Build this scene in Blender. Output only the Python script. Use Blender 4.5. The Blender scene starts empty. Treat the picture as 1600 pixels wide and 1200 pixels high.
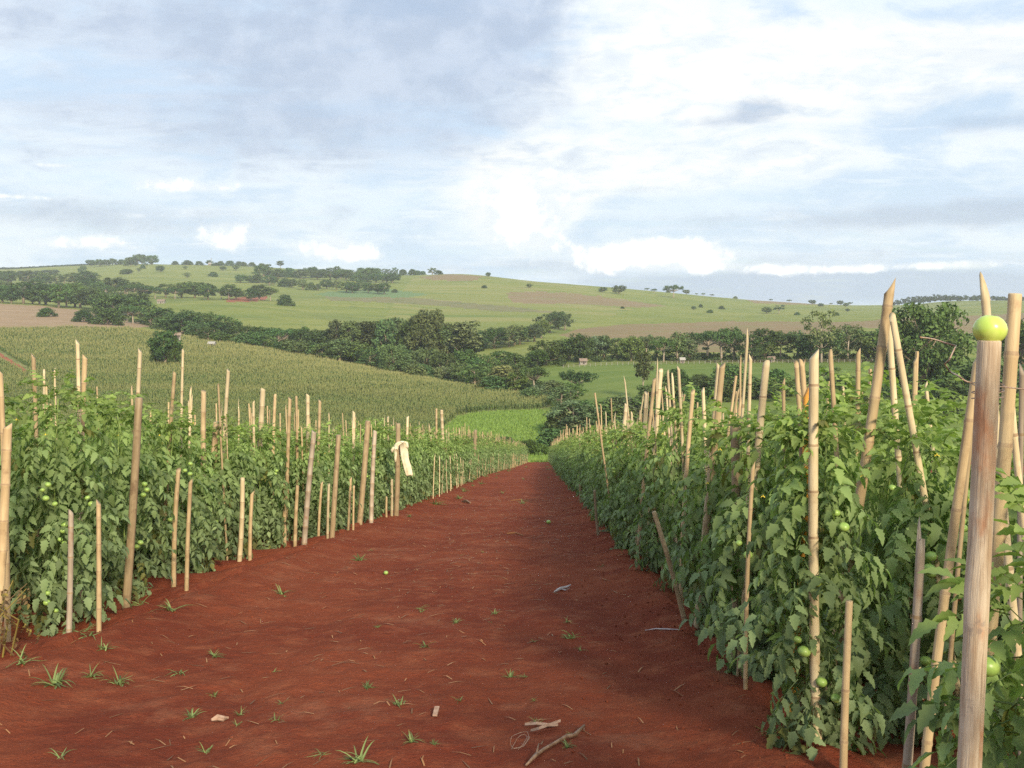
import bpy, bmesh, math, random
import numpy as np
from mathutils import Vector, Matrix, Quaternion

R = math.radians
S = bpy.context.scene
COL = S.collection
rnd = random.Random(7)
rng = np.random.default_rng(11)

# ------------------------------------------------------------------ camera
F = 1570.0                      # focal length in photo pixels (photo is 1600 x 1200)
HOR = 500.0                     # row of the true horizon
PITCH = math.atan((600 - HOR) / F)
EYE = 1.55
SLOPE = 0.1325                  # the path falls away by this much per metre
cam_d = bpy.data.cameras.new('camera'); cam = bpy.data.objects.new('camera', cam_d); COL.objects.link(cam)
cam_d.sensor_width = 36.0; cam_d.lens = 36.0 * F / 1600.0
cam_d.clip_start = 0.05; cam_d.clip_end = 20000
cam.location = (0, 0, EYE); cam.rotation_euler = (math.pi / 2 - PITCH, 0, 0)
S.camera = cam
CP, SP = math.cos(PITCH), math.sin(PITCH)

# ------------------------------------------------------------------ sun, exposure
SUN_EL, SUN_AZ = 27.0, 159.0      # azimuth of the sun clockwise from +Y: behind and to the right of the viewer
sd = bpy.data.lights.new('sun', 'SUN'); so = bpy.data.objects.new('sun', sd); COL.objects.link(so)
sd.energy = 3.5; sd.angle = R(9.0); sd.color = (1.0, 0.84, 0.60)
to_sun = Vector((math.sin(R(SUN_AZ)) * math.cos(R(SUN_EL)), math.cos(R(SUN_AZ)) * math.cos(R(SUN_EL)), math.sin(R(SUN_EL))))
so.rotation_euler = to_sun.to_track_quat('Z', 'Y').to_euler(); so.location = to_sun * 50
S.view_settings.view_transform = 'Standard'; S.view_settings.look = 'None'
S.view_settings.gamma = 1.0; S.view_settings.use_curve_mapping = False
S.view_settings.exposure = 0.86
S.render.engine = 'CYCLES'
S.cycles.use_denoising = False; S.cycles.use_adaptive_sampling = False
S.cycles.max_bounces = 8; S.cycles.diffuse_bounces = 5; S.cycles.glossy_bounces = 2
S.cycles.transmission_bounces = 5; S.cycles.volume_bounces = 1; S.cycles.transparent_max_bounces = 6
S.cycles.sample_clamp_indirect = 6.0

# ------------------------------------------------------------------ node helper
class NT:
    def __init__(s, nt): s.nt = nt; s.n = nt.nodes; s.l = nt.links
    def put(s, v, sock):
        if isinstance(v, bpy.types.NodeSocket): s.l.new(v, sock)
        elif v is not None:
            if hasattr(sock.default_value, '__len__'):
                k = len(sock.default_value)
                if not hasattr(v, '__len__'): v = (v,) * 3
                sock.default_value = (tuple(v) + (1.0,))[:k] if len(v) < k else tuple(v)[:k]
            else: sock.default_value = v
    def node(s, t, **kw):
        nd = s.n.new(t)
        for k, v in kw.items(): setattr(nd, k, v)
        return nd
    def m(s, op, a, b=None, c=None, clamp=False):
        nd = s.node('ShaderNodeMath', operation=op, use_clamp=clamp)
        s.put(a, nd.inputs[0]); s.put(b, nd.inputs[1]); s.put(c, nd.inputs[2]); return nd.outputs[0]
    def mix(s, f, a, b, blend='MIX'):
        nd = s.node('ShaderNodeMix', data_type='RGBA', blend_type=blend)
        s.put(f, nd.inputs['Factor']); s.put(a, nd.inputs['A'] if False else nd.inputs[6]); s.put(b, nd.inputs[7]); return nd.outputs[2]
    def noise(s, vec, scale, detail=4, rough=0.55, dist=0.0, col=False):
        nd = s.node('ShaderNodeTexNoise'); s.put(vec, nd.inputs['Vector'])
        s.put(scale, nd.inputs['Scale']); s.put(detail, nd.inputs['Detail']); s.put(rough, nd.inputs['Roughness']); s.put(dist, nd.inputs['Distortion'])
        return nd.outputs['Color' if col else 'Fac']
    def remap(s, v, a, b, c=0.0, d=1.0, smooth=True):
        nd = s.node('ShaderNodeMapRange', interpolation_type='SMOOTHSTEP' if smooth else 'LINEAR')
        s.put(v, nd.inputs[0]); s.put(a, nd.inputs[1]); s.put(b, nd.inputs[2]); s.put(c, nd.inputs[3]); s.put(d, nd.inputs[4]); return nd.outputs[0]
    def vmul(s, v, k):
        nd = s.node('ShaderNodeVectorMath', operation='MULTIPLY'); s.put(v, nd.inputs[0]); s.put(k, nd.inputs[1]); return nd.outputs[0]
    def vadd(s, v, k):
        nd = s.node('ShaderNodeVectorMath', operation='ADD'); s.put(v, nd.inputs[0]); s.put(k, nd.inputs[1]); return nd.outputs[0]

# ------------------------------------------------------------------ sky
W = bpy.data.worlds.new('World'); S.world = W; W.use_nodes = True
def build_world():
    nt = NT(W.node_tree); nt.n.clear()
    tc = nt.node('ShaderNodeTexCoord'); d = tc.outputs['Generated']
    sep = nt.node('ShaderNodeSeparateXYZ'); nt.put(d, sep.inputs[0]); x, y, z = sep.outputs
    sky = nt.node('ShaderNodeTexSky', sky_type='NISHITA'); sky.sun_disc = False
    sky.sun_elevation = R(SUN_EL); sky.sun_rotation = R(SUN_AZ); sky.altitude = 600; sky.dust_density = 1.2
    az = nt.m('ARCTAN2', x, y); el = nt.m('ARCSINE', z)
    # cloud-plane coordinates: streaks close up towards the horizon
    k = nt.m('DIVIDE', 1.0, nt.m('ADD', nt.m('ABSOLUTE', z), 0.10))
    cv = nt.node('ShaderNodeCombineXYZ'); nt.put(nt.m('MULTIPLY', x, k), cv.inputs[0]); nt.put(nt.m('MULTIPLY', y, k), cv.inputs[1]); cl = cv.outputs[0]
    n1 = nt.noise(nt.vmul(cl, (0.75, 1.5, 1)), 1.6, 8, 0.62, 0.5)
    n2 = nt.noise(nt.vadd(nt.vmul(cl, (1.0, 2.2, 1)), (7.3, 2.1, 0)), 1.5, 9, 0.64, 0.6)
    av = nt.node('ShaderNodeCombineXYZ'); nt.put(az, av.inputs[0]); nt.put(el, av.inputs[1]); an = av.outputs[0]
    c0 = lambda v, k: nt.m('MULTIPLY', nt.m('SUBTRACT', v, 0.5), k)
    w1 = nt.noise(nt.vmul(an, (1, 1.3, 1)), 12.0, 9, 0.60, 0.15)               # puffy edges
    w2 = nt.noise(nt.vadd(an, (3.1, 5.2, 0)), 34.0, 8, 0.62, 0.2)
    wob = nt.m('ADD', c0(w1, 1.5), c0(w2, 1.1))
    wst = nt.noise(nt.vadd(nt.vmul(an, (1.0, 2.7, 1)), (1.7, 9.1, 0)), 7.5, 9, 0.60, 0.5)   # streaky wisps
    wsf = nt.noise(nt.vadd(nt.vmul(an, (1.0, 2.8, 1)), (8.7, 1.1, 0)), 26.0, 8, 0.62, 0.4)
    def blob(px, py, wx, wy):
        a0 = math.atan((px - 800) / F); e0 = (HOR - py) / F
        u = nt.m('DIVIDE', nt.m('SUBTRACT', az, a0), wx / F); v = nt.m('DIVIDE', nt.m('SUBTRACT', el, e0), wy / F)
        return nt.m('EXPONENT', nt.m('MULTIPLY', nt.m('ADD', nt.m('MULTIPLY', u, u), nt.m('MULTIPLY', v, v)), -1.0))
    def total(lst):
        acc = None
        for b in lst:
            g = nt.m('MULTIPLY', blob(*b[:4]), b[4]); acc = g if acc is None else nt.m('ADD', acc, g)
        return acc
    blue = (0.45, 0.565, 0.705); pale = (0.65, 0.715, 0.78); white = (0.765, 0.775, 0.77); grey = (0.325, 0.40, 0.53)
    streak = nt.m('ADD', nt.m('MULTIPLY', n1, 0.25), nt.m('ADD', nt.m('MULTIPLY', wst, 0.6), nt.m('MULTIPLY', wsf, 0.15)))
    c = nt.mix(nt.remap(streak, 0.41, 0.58), blue, pale)
    c = nt.mix(nt.m('MULTIPLY', nt.remap(n2, 0.55, 0.72), 0.5), c, (0.80, 0.82, 0.84))
    # broad bright veil over the middle and right
    wh = total([(1030, 120, 220, 160, .7), (1370, 140, 290, 62, .9), (820, 310, 105, 90, 1.0), (1010, 285, 240, 36, .35), (1350, 260, 300, 50, .4), (1560, 130, 200, 40, .4), (620, 300, 120, 40, .25)])
    whm = nt.remap(nt.m('ADD', wh, nt.m('ADD', c0(wst, 1.2), c0(w1, .8))), 0.25, 0.75)
    c = nt.mix(whm, c, white)
    c = nt.mix(nt.m('MULTIPLY', nt.m('MULTIPLY', whm, nt.remap(nt.m('ADD', nt.m('MULTIPLY', wsf, .5), nt.m('MULTIPLY', wst, .5)), 0.47, 0.60)), 0.8), c, (0.62, 0.68, 0.74))
    pl = total([(1075, 335, 160, 40, 1.0), (1010, 215, 90, 26, .8), (1480, 40, 220, 34, .8), (1350, 300, 200, 34, .6), (590, 330, 110, 60, .7), (180, 300, 260, 60, .7)])
    c = nt.mix(nt.m('MULTIPLY', nt.remap(nt.m('ADD', pl, nt.m('ADD', c0(wst, 1.4), c0(wsf, .5))), 0.25, 1.1), .75), c, (0.57, 0.67, 0.775))
    # the grey deck at upper left, with a firm right edge
    dk = total([(300, 70, 430, 150, .72), (690, 110, 240, 130, .75), (760, 40, 170, 80, .35), (250, 240, 330, 70, .35), (560, 215, 260, 45, .3)])
    edge = nt.remap(nt.m('ADD', az, nt.m('MULTIPLY', wob, 0.085)), math.atan(20 / F), math.atan(150 / F), 1.0, 0.0)
    dkm = nt.m('MULTIPLY', nt.remap(nt.m('ADD', dk, nt.m('ADD', c0(n2, 1.0), nt.m('ADD', c0(wst, 1.4), c0(wsf, .7)))), 0.2, 0.95), edge)
    c = nt.mix(nt.m('MULTIPLY', dkm, 0.92), c, nt.mix(nt.remap(w1, .4, .62), grey, (0.43, 0.50, 0.62)))
    # small dark cloud and the far grey bands
    sm = total([(1180, 188, 60, 18, 1.0), (1120, 205, 60, 11, .6), (1160, 140, 16, 20, .42), (1530, 228, 160, 13, .8), (1330, 352, 330, 20, .75), (1560, 345, 160, 24, .7),
                (100, 345, 260, 18, .6), (260, 365, 200, 18, .5), (1440, 452, 320, 27, 1.4), (1130, 448, 240, 18, 1.3), (1300, 405, 200, 12, .45), (860, 416, 160, 13, .6), (1000, 300, 90, 8, .35), (640, 420, 120, 10, .4)])
    smm = nt.remap(nt.m('ADD', sm, nt.m('ADD', nt.m('MULTIPLY', wob, 0.45), nt.m('ADD', c0(wst, 1.6), c0(wsf, .9)))), 0.1, 1.1)
    c = nt.mix(nt.m('MULTIPLY', smm, 0.85), c, (0.32, 0.395, 0.52))
    # cumulus tops near the horizon and bright gaps at left
    cu = total([(820, 330, 90, 75, 1.0), (1010, 396, 55, 26, 1.25), (1095, 405, 50, 27, 1.3), (950, 402, 60, 20, .9), (1330, 426, 40, 9, .8), (1480, 422, 90, 9, .8), (1220, 424, 60, 11, .7),
                (300, 304, 85, 16, .8), (345, 378, 55, 32, .75), (110, 390, 100, 12, .9), (500, 388, 80, 20, .75), (560, 402, 60, 11, .7), (215, 350, 26, 8, .7), (100, 284, 40, 5, .8), (20, 330, 60, 6, .6), (620, 330, 60, 20, .4)])
    cuw = nt.m('ADD', cu, nt.m('ADD', nt.m('MULTIPLY', wob, 0.95), c0(wst, .5)))
    cum = nt.remap(cuw, 0.36, 0.72)
    c = nt.mix(nt.m('MULTIPLY', cum, 0.95), c, nt.mix(nt.remap(nt.m('ADD', cuw, c0(w2, 1.6)), 0.5, 1.0), (0.66, 0.70, 0.76), (0.98, 0.97, 0.94)))
    cov = nt.remap(nt.m('ADD', n1, nt.m('MULTIPLY', nt.m('SUBTRACT', n2, 0.5), 0.5)), 0.30, 0.50, 0.78, 1.0)
    full = nt.mix(cov, sky.outputs[0], nt.vmul(c, 10.0))
    bg = nt.node('ShaderNodeBackground'); nt.put(full, bg.inputs[0]); bg.inputs[1].default_value = 0.078
    out = nt.node('ShaderNodeOutputWorld'); nt.l.new(bg.outputs[0], out.inputs[0])
    W.cycles.sampling_method = 'MANUAL'; W.cycles.sample_map_resolution = 512
build_world()

# ------------------------------------------------------------------ geometry helpers
def ray(px, py):
    X, Y = (px - 800) / F, (600 - py) / F
    return Vector((X, CP + Y * SP, -SP + Y * CP))
def P(px, py, D):
    r = ray(px, py); return Vector((0, 0, EYE)) + r * (D / r.y)
def project(p):
    d = np.asarray(p, float) - np.array([0, 0, EYE])
    f = d[..., 1] * CP - d[..., 2] * SP; u = d[..., 1] * SP + d[..., 2] * CP
    return 800 + F * d[..., 0] / f, 600 - F * u / f
def plane_z(y): return -SLOPE * y
def ground_hit(px, py):
    r = ray(px, py); k = EYE / (-SLOPE * r.y - r.z); return Vector((0, 0, EYE)) + r * k

def vnoise(x, y, seed=0):
    x = np.asarray(x, float); y = np.asarray(y, float)
    xi = np.floor(x).astype(np.int64); yi = np.floor(y).astype(np.int64); xf = x - xi; yf = y - yi
    def h(a, b):
        n = (a * 374761393 + b * 668265263 + seed * 1274126177) & 0xffffffff
        n = ((n ^ (n >> 13)) * 1274126177) & 0xffffffff
        return ((n ^ (n >> 16)) & 0xffff) / 65535.0
    u = xf * xf * (3 - 2 * xf); v = yf * yf * (3 - 2 * yf)
    return (h(xi, yi) * (1 - u) + h(xi + 1, yi) * u) * (1 - v) + (h(xi, yi + 1) * (1 - u) + h(xi + 1, yi + 1) * u) * v
def fbm(x, y, octs=4, seed=0, gain=0.5):
    s = 0; a = 1; t = 0
    for o in range(octs):
        s = s + a * vnoise(x * 2 ** o, y * 2 ** o, seed + o * 17); t += a; a *= gain
    return s / t - 0.5

def mesh_from(name, V, Fc, mats=(), smooth=False):
    me = bpy.data.meshes.new(name)
    V = np.asarray(V, np.float32).reshape(-1, 3)
    if isinstance(Fc, np.ndarray):
        k = Fc.shape[1]; n = len(Fc)
        me.vertices.add(len(V)); me.vertices.foreach_set('co', V.ravel())
        me.loops.add(n * k); me.loops.foreach_set('vertex_index', Fc.astype(np.int32).ravel())
        me.polygons.add(n); me.polygons.foreach_set('loop_start', np.arange(0, n * k, k, dtype=np.int32))
        me.update(calc_edges=True)
    else:
        me.from_pydata([tuple(v) for v in V], [], Fc)
    for m in mats: me.materials.append(m)
    if smooth: me.polygons.foreach_set('use_smooth', np.ones(len(me.polygons), bool))
    me.update(); return me
def link(name, me, parent=None, loc=None, rot=None, scale=None):
    o = bpy.data.objects.new(name, me); COL.objects.link(o)
    if parent: o.parent = parent
    if loc is not None: o.location = loc
    if rot is not None: o.rotation_euler = rot
    if scale is not None: o.scale = scale if hasattr(scale, '__len__') else (scale,) * 3
    return o
def tag(o, label=None, cat=None, group=None, kind=None):
    if label: o['label'] = label
    if cat: o['category'] = cat
    if group: o['group'] = group
    if kind: o['kind'] = kind
    return o
def copy_tree(o, parent=None):
    c = o.copy(); COL.objects.link(c)
    if parent: c.parent = parent
    for ch in o.children: copy_tree(ch, c)
    return c

class MB:
    """collects vertices and polygons"""
    def __init__(s): s.v = []; s.f = []; s.mi = []
    def add(s, vs, fs, mi=0):
        b = len(s.v); s.v += [tuple(v) for v in vs]
        for f in fs: s.f.append(tuple(b + i for i in f)); s.mi.append(mi)
    def tube(s, pts, rad, n=6, cap=True, mi=0, wob=0, rr=rnd):
        pts = [Vector(p) for p in pts]; b = len(s.v); m = len(pts)
        ref = Vector((0.31, 0.94, 0.1)).normalized()
        for i, p in enumerate(pts):
            t = (pts[min(i + 1, m - 1)] - pts[max(i - 1, 0)]).normalized()
            a = t.cross(ref)
            if a.length < 1e-3: a = t.cross(Vector((1, 0, 0)))
            a.normalize(); c = t.cross(a)
            for k in range(n):
                an = 2 * math.pi * k / n; r = rad[i] * (1 + (rr.uniform(-wob, wob) if wob else 0))
                s.v.append(tuple(p + a * (math.cos(an) * r) + c * (math.sin(an) * r)))
        for i in range(m - 1):
            for k in range(n):
                s.f.append((b + i * n + k, b + i * n + (k + 1) % n, b + (i + 1) * n + (k + 1) % n, b + (i + 1) * n + k)); s.mi.append(mi)
        if cap:
            s.f.append(tuple(b + k for k in reversed(range(n)))); s.mi.append(mi)
            s.f.append(tuple(b + (m - 1) * n + k for k in range(n))); s.mi.append(mi)
    def mesh(s, name, mats, smooth=False):
        me = bpy.data.meshes.new(name); me.from_pydata(s.v, [], s.f)
        for m in mats: me.materials.append(m)
        if len(mats) > 1: me.polygons.foreach_set('material_index', np.array(s.mi, np.int32))
        if smooth: me.polygons.foreach_set('use_smooth', np.ones(len(me.polygons), bool))
        me.update(); return me

# ------------------------------------------------------------------ materials
def new_mat(name):
    m = bpy.data.materials.new(name); m.use_nodes = True; nt = NT(m.node_tree); nt.n.clear()
    out = nt.node('ShaderNodeOutputMaterial'); return m, nt, out
def principled(nt, out, col, rough=0.9, spec=0.2, normal=None):
    b = nt.node('ShaderNodeBsdfPrincipled'); nt.put(col, b.inputs['Base Color']); nt.put(rough, b.inputs['Roughness']); nt.put(spec, b.inputs['Specular IOR Level'])
    if normal is not None: nt.l.new(normal, b.inputs['Normal'])
    nt.l.new(b.outputs[0], out.inputs[0]); return b
def bump(nt, h, dist, strength=1.0):
    b = nt.node('ShaderNodeBump'); nt.put(h, b.inputs['Height']); b.inputs['Distance'].default_value = dist; b.inputs['Strength'].default_value = strength; return b.outputs[0]
def pos(nt): return nt.node('ShaderNodeNewGeometry').outputs['Position']
def objco(nt): return nt.node('ShaderNodeTexCoord').outputs['Object']
def orand(nt): return nt.node('ShaderNodeObjectInfo').outputs['Random']
def ocol(nt): return nt.node('ShaderNodeObjectInfo').outputs['Color']
def isl(nt): return nt.node('ShaderNodeNewGeometry').outputs['Random Per Island']

def mat_soil():
    m, nt, out = new_mat('red_soil'); p = pos(nt)
    big = nt.noise(p, 0.55, 4, 0.6); mid = nt.noise(p, 3.5, 5, 0.65); fine = nt.noise(p, 38.0, 5, 0.7); grit = nt.noise(p, 140.0, 2, 0.6)
    c = nt.mix(nt.remap(big, 0.35, 0.65), (0.168, 0.037, 0.019), (0.230, 0.058, 0.027))
    c = nt.mix(nt.m('MULTIPLY', nt.remap(mid, 0.45, 0.72), 0.6), c, (0.30, 0.098, 0.048))
    c = nt.mix(nt.m('MULTIPLY', nt.remap(fine, 0.50, 0.72), 0.6), c, (0.115, 0.030, 0.020))
    c = nt.mix(nt.m('MULTIPLY', nt.remap(grit, 0.60, 0.72), 0.5), c, (0.30, 0.115, 0.07))
    # dry, paler crust in trampled patches
    c = nt.mix(nt.m('MULTIPLY', nt.remap(nt.noise(nt.vadd(p, (40, 3, 0)), 1.3, 5, 0.7), 0.53, 0.70), 0.5), c, (0.30, 0.118, 0.066))
    h = nt.m('ADD', nt.m('MULTIPLY', mid, 0.9), nt.m('ADD', nt.m('MULTIPLY', fine, 0.55), nt.m('ADD', nt.m('MULTIPLY', grit, 0.16), nt.m('MULTIPLY', nt.noise(p, 11.0, 4, .6), .7))))
    principled(nt, out, c, 0.95, 0.08, bump(nt, h, 0.06, 0.9)); return m
def mat_field(name, cols, scale, streak=None, rel=0.3, bdist=0.3):
    """cols: list of (colour, low, high, noise scale, (sx,sy,sz)) laid over the first colour"""
    m, nt, out = new_mat(name); p = pos(nt)
    c = cols[0][0]; base = cols[0][0]
    c = nt.mix(0.0, base, base)
    for k, (cc, lo, hi, sc, st, amt) in enumerate(cols[1:]):
        v = nt.noise(nt.vadd(nt.vmul(p, st), (13.7 * k, 5.1 * k, 0)), sc, 5, 0.62, 0.3)
        c = nt.mix(nt.m('MULTIPLY', nt.remap(v, lo, hi), amt), c, cc)
    principled(nt, out, c, 0.95, 0.1, bump(nt, nt.noise(p, scale, 4, 0.7), bdist, rel)); return m
I3 = (1, 1, 1)
M_soil = mat_soil()
M_pasture = mat_field('pasture_grass', [((0.165, 0.200, 0.046),), ((0.225, 0.235, 0.068), .40, .66, .011, (1, 1.6, 1), .8), ((0.110, 0.160, 0.038), .50, .70, .018, (.6, 1.6, 1), .7),
                                        ((0.27, 0.25, 0.095), .54, .72, .035, (.35, 2.2, 1), .6), ((0.085, 0.125, 0.04), .57, .68, .085, (1, 1, 1), .7), ((0.11, 0.15, 0.045), .52, .66, .006, (1, 1.4, 1), .5)], 0.35, bdist=1.0)
M_terrace = mat_field('terraced_pasture', [((0.180, 0.205, 0.052),), ((0.245, 0.235, 0.090), .42, .62, .02, (.12, 1.2, 6), .8), ((0.11, 0.165, 0.04), .50, .64, .035, (.10, 1.0, 8), .8),
                                           ((0.26, 0.20, 0.10), .6, .75, .012, (1, 1, 1), .6)], 0.35, bdist=1.0)
M_lush = mat_field('valley_pasture', [((0.115, 0.165, 0.038),), ((0.150, 0.195, 0.050), .42, .62, .03, (.5, 1.6, 1), .8), ((0.075, 0.135, 0.03), .5, .7, .06, (.5, 1.6, 1), .7)], 0.6, bdist=.6)
M_meadow = mat_field('bright_meadow', [((0.175, 0.270, 0.062),), ((0.235, 0.320, 0.085), .42, .62, .09, (1, 1.4, 1), .8), ((0.12, 0.20, 0.05), .52, .7, .16, I3, .7)], 1.2, bdist=.5)
M_plough = mat_field('ploughed_earth', [((0.215, 0.160, 0.085),), ((0.25, 0.18, 0.105), .4, .65, .02, (1, 1, 1), .8), ((0.17, 0.135, 0.07), .45, .62, .12, (.15, 2, 1), .7), ((0.17, 0.19, 0.065), .5, .66, .03, (.5, 2, 1), .7)], 0.6, bdist=.5)
M_stubble = mat_field('dry_stubble', [((0.285, 0.200, 0.125),), ((0.34, 0.245, 0.155), .4, .65, .05, (1, 1, 1), .8), ((0.21, 0.165, 0.09), .45, .62, .3, (.2, 2, 1), .6)], 0.8, bdist=.4)
M_seed = mat_field('bluish_crop', [((0.12, 0.185, 0.075),), ((0.14, 0.21, 0.09), .42, .62, .05, (.2, 2, 1), .8)], 0.6, bdist=.4)
M_dark = mat_field('dark_fallow', [((0.165, 0.165, 0.075),), ((0.20, 0.17, 0.09), .42, .62, .05, (.2, 2, 1), .8), ((0.10, 0.13, 0.045), .5, .65, .05, I3, .7)], 0.6, bdist=.5)
M_redpatch = mat_field('bare_red_earth', [((0.235, 0.085, 0.050),), ((0.29, 0.12, 0.07), .42, .62, .1, I3, .8)], 0.8, bdist=.4)
M_cornsoil = mat_field('corn_canopy', [((0.150, 0.180, 0.068),), ((0.235, 0.235, 0.095), .42, .62, .03, (.12, 2.6, 1), .8), ((0.055, 0.095, 0.028), .5, .66, .05, (.15, 2.4, 1), .7)], 1.5, bdist=1.0)
M_scrub = mat_field('scrub_floor', [((0.055, 0.085, 0.030),), ((0.085, 0.115, 0.04), .42, .62, .08, I3, .8)], 0.6, bdist=1.0)

def mat_leafy(name, tint=(1, 1, 1), use_obj=True, base=None, trans=0.25, vary=0.45, rough=0.6, spec=0.25, attr=None, hue=None):
    m, nt, out = new_mat(name)
    if attr:
        a = nt.node('ShaderNodeAttribute'); a.attribute_name = attr; c = a.outputs['Color']
    elif base: c = nt.mix(0.0, base, base)
    else: c = ocol(nt)
    r = isl(nt)
    k = nt.remap(r, 0, 1, 1 - vary, 1 + vary, smooth=False)
    c = nt.vmul(c, k)
    if hue: c = nt.mix(nt.m('MULTIPLY', nt.remap(nt.m('FRACT', nt.m('MULTIPLY', r, 7.31)), 0.6, 1.0), 0.55), c, hue)
    b = nt.node('ShaderNodeBsdfPrincipled'); nt.put(c, b.inputs['Base Color']); b.inputs['Roughness'].default_value = rough; b.inputs['Specular IOR Level'].default_value = spec
    t = nt.node('ShaderNodeBsdfTranslucent'); nt.put(nt.vmul(c, (1.05, 1.2, 0.55)), t.inputs[0])
    ms = nt.node('ShaderNodeMixShader'); ms.inputs[0].default_value = trans
    nt.l.new(b.outputs[0], ms.inputs[1]); nt.l.new(t.outputs[0], ms.inputs[2]); nt.l.new(ms.outputs[0], out.inputs[0]); return m
M_crown = mat_leafy('tree_leaves', vary=0.5, trans=0.18, rough=0.8, spec=0.1)
M_leaf = mat_leafy('tomato_leaf', vary=0.0, trans=0.42, rough=0.6, spec=0.25)           # colour from the leaf object
M_foliage = mat_leafy('tomato_foliage', vary=0.3, trans=0.42, rough=0.6, spec=0.25, attr='leafcol')
M_corn = mat_leafy('corn_leaf', vary=0.14, trans=0.25, attr='leafcol', rough=0.6)
M_weed = mat_leafy('weed_blade', base=(0.155, 0.205, 0.075), vary=0.55, trans=0.25)
M_straw = mat_leafy('straw', base=(0.25, 0.125, 0.055), vary=0.5, trans=0.05)
M_meadowblade = mat_leafy('meadow_blade', base=(0.19, 0.285, 0.065), vary=0.35, trans=0.3)
M_dead = mat_leafy('withered_leaf', base=(0.13, 0.085, 0.04), vary=0.5, trans=0.15, hue=(0.34, 0.30, 0.06))

def mat_bamboo(name, a, b, dark, long=9.0):
    m, nt, out = new_mat(name); p = objco(nt); r = orand(nt)
    sh = nt.node('ShaderNodeCombineXYZ'); nt.put(nt.m('MULTIPLY', r, 37), sh.inputs[0]); nt.put(nt.m('MULTIPLY', r, 11), sh.inputs[2])
    q = nt.vadd(p, sh.outputs[0])
    c = nt.mix(nt.remap(nt.noise(nt.vmul(q, (1, 1, .16)), 30, 4, .65), .35, .68), a, b)
    c = nt.mix(nt.m('MULTIPLY', nt.remap(nt.noise(q, long, 5, .7), .52, .72), .7), c, dark)
    c = nt.vmul(c, nt.remap(r, 0, 1, .72, 1.14, smooth=False))
    h = nt.noise(nt.vmul(q, (1, 1, .05)), 160, 3, .6)
    principled(nt, out, c, 0.55, 0.3, bump(nt, h, 0.003, .5)); return m
M_pale = mat_bamboo('pale_bamboo', (0.49, 0.40, 0.245), (0.58, 0.49, 0.32), (0.34, 0.24, 0.13))
M_tan = mat_bamboo('tan_bamboo', (0.37, 0.275, 0.155), (0.46, 0.355, 0.205), (0.23, 0.145, 0.08))
M_grey = mat_bamboo('grey_weathered_bamboo', (0.34, 0.28, 0.21), (0.44, 0.37, 0.29), (0.27, 0.12, 0.06), 4.0)
M_post = mat_bamboo('brown_post_wood', (0.29, 0.215, 0.125), (0.40, 0.31, 0.19), (0.15, 0.09, 0.055), 7.0)
M_bark = mat_bamboo('flaking_bark', (0.22, 0.13, 0.08), (0.36, 0.24, 0.16), (0.12, 0.07, 0.045), 16.0)
M_smoothpost = mat_bamboo('barked_post', (0.42, 0.32, 0.24), (0.56, 0.48, 0.40), (0.36, 0.15, 0.065), 2.4)
def mat_debarked():
    m, nt, out = new_mat('debarked_post'); p = objco(nt)
    c = nt.mix(nt.remap(nt.noise(nt.vmul(p, (1, 1, .12)), 45, 5, .65), .36, .66), (0.37, 0.28, 0.19), (0.54, 0.46, 0.35))
    c = nt.mix(nt.m('MULTIPLY', nt.remap(nt.noise(nt.vadd(nt.vmul(p, (1, 1, .45)), (2.2, .4, 1.15)), 5.0, 5, .6), .50, .60), .85), c, (0.40, 0.19, 0.095))
    c = nt.mix(nt.m('MULTIPLY', nt.remap(nt.noise(nt.vmul(p, (1, 1, .03)), 130, 4, .6), .56, .68), .55), c, (0.17, 0.11, 0.075))
    c = nt.mix(nt.m('MULTIPLY', nt.remap(nt.noise(nt.vadd(p, (5, 5, 5)), 16, 5, .7), .60, .70), .6), c, (0.24, 0.20, 0.17))
    principled(nt, out, c, .75, .15, bump(nt, nt.noise(nt.vmul(p, (1, 1, .04)), 150, 4, .6), .004, .8)); return m
M_smoothpost = mat_debarked()
M_orange = mat_bamboo('orange_split_wood', (0.62, 0.27, 0.04), (0.70, 0.36, 0.07), (0.45, 0.18, 0.04))
M_node = mat_bamboo('cane_joint', (0.27, 0.19, 0.115), (0.40, 0.30, 0.18), (0.18, 0.11, 0.06))
def mat_plain(name, c, rough=.6, spec=.3, c2=None, sc=20):
    m, nt, out = new_mat(name)
    if c2: c = nt.mix(nt.remap(nt.noise(objco(nt), sc, 4, .6), .35, .65), c, c2)
    principled(nt, out, c, rough, spec); return m
M_fruit = mat_plain('green_tomato_skin', (0.21, 0.34, 0.08), .36, .4, (0.28, 0.40, 0.10), 25)
M_fruitpale = mat_plain('pale_tomato_skin', (0.40, 0.55, 0.09), .28, .5, (0.50, 0.62, 0.15), 20)
M_stem = mat_plain('tomato_stem', (0.16, 0.24, 0.06), .6, .3, (0.20, 0.27, 0.08), 30)
M_flower = mat_plain('yellow_petal', (0.65, 0.50, 0.05), .6)
M_wire = mat_plain('rusty_wire', (0.34, 0.27, 0.22), .5, .5, (0.28, 0.15, 0.08), 60)
M_trunk = mat_plain('tree_bark', (0.20, 0.155, 0.11), .95, .1, (0.29, 0.24, 0.185), 1.5)
M_trunkpale = mat_plain('pale_bark', (0.36, 0.32, 0.26), .95, .1, (0.28, 0.22, 0.16), 1.5)
M_cloth = mat_plain('cream_cloth', (0.72, 0.66, 0.50), .95, .05, (0.60, 0.52, 0.36), 9)
M_wall = mat_plain('limewashed_wall', (0.30, 0.28, 0.25), .9, .1, (0.24, 0.22, 0.19), 1)
M_roof = mat_plain('clay_roof', (0.26, 0.20, 0.16), .9, .1, (0.20, 0.15, 0.12), 1)
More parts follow.
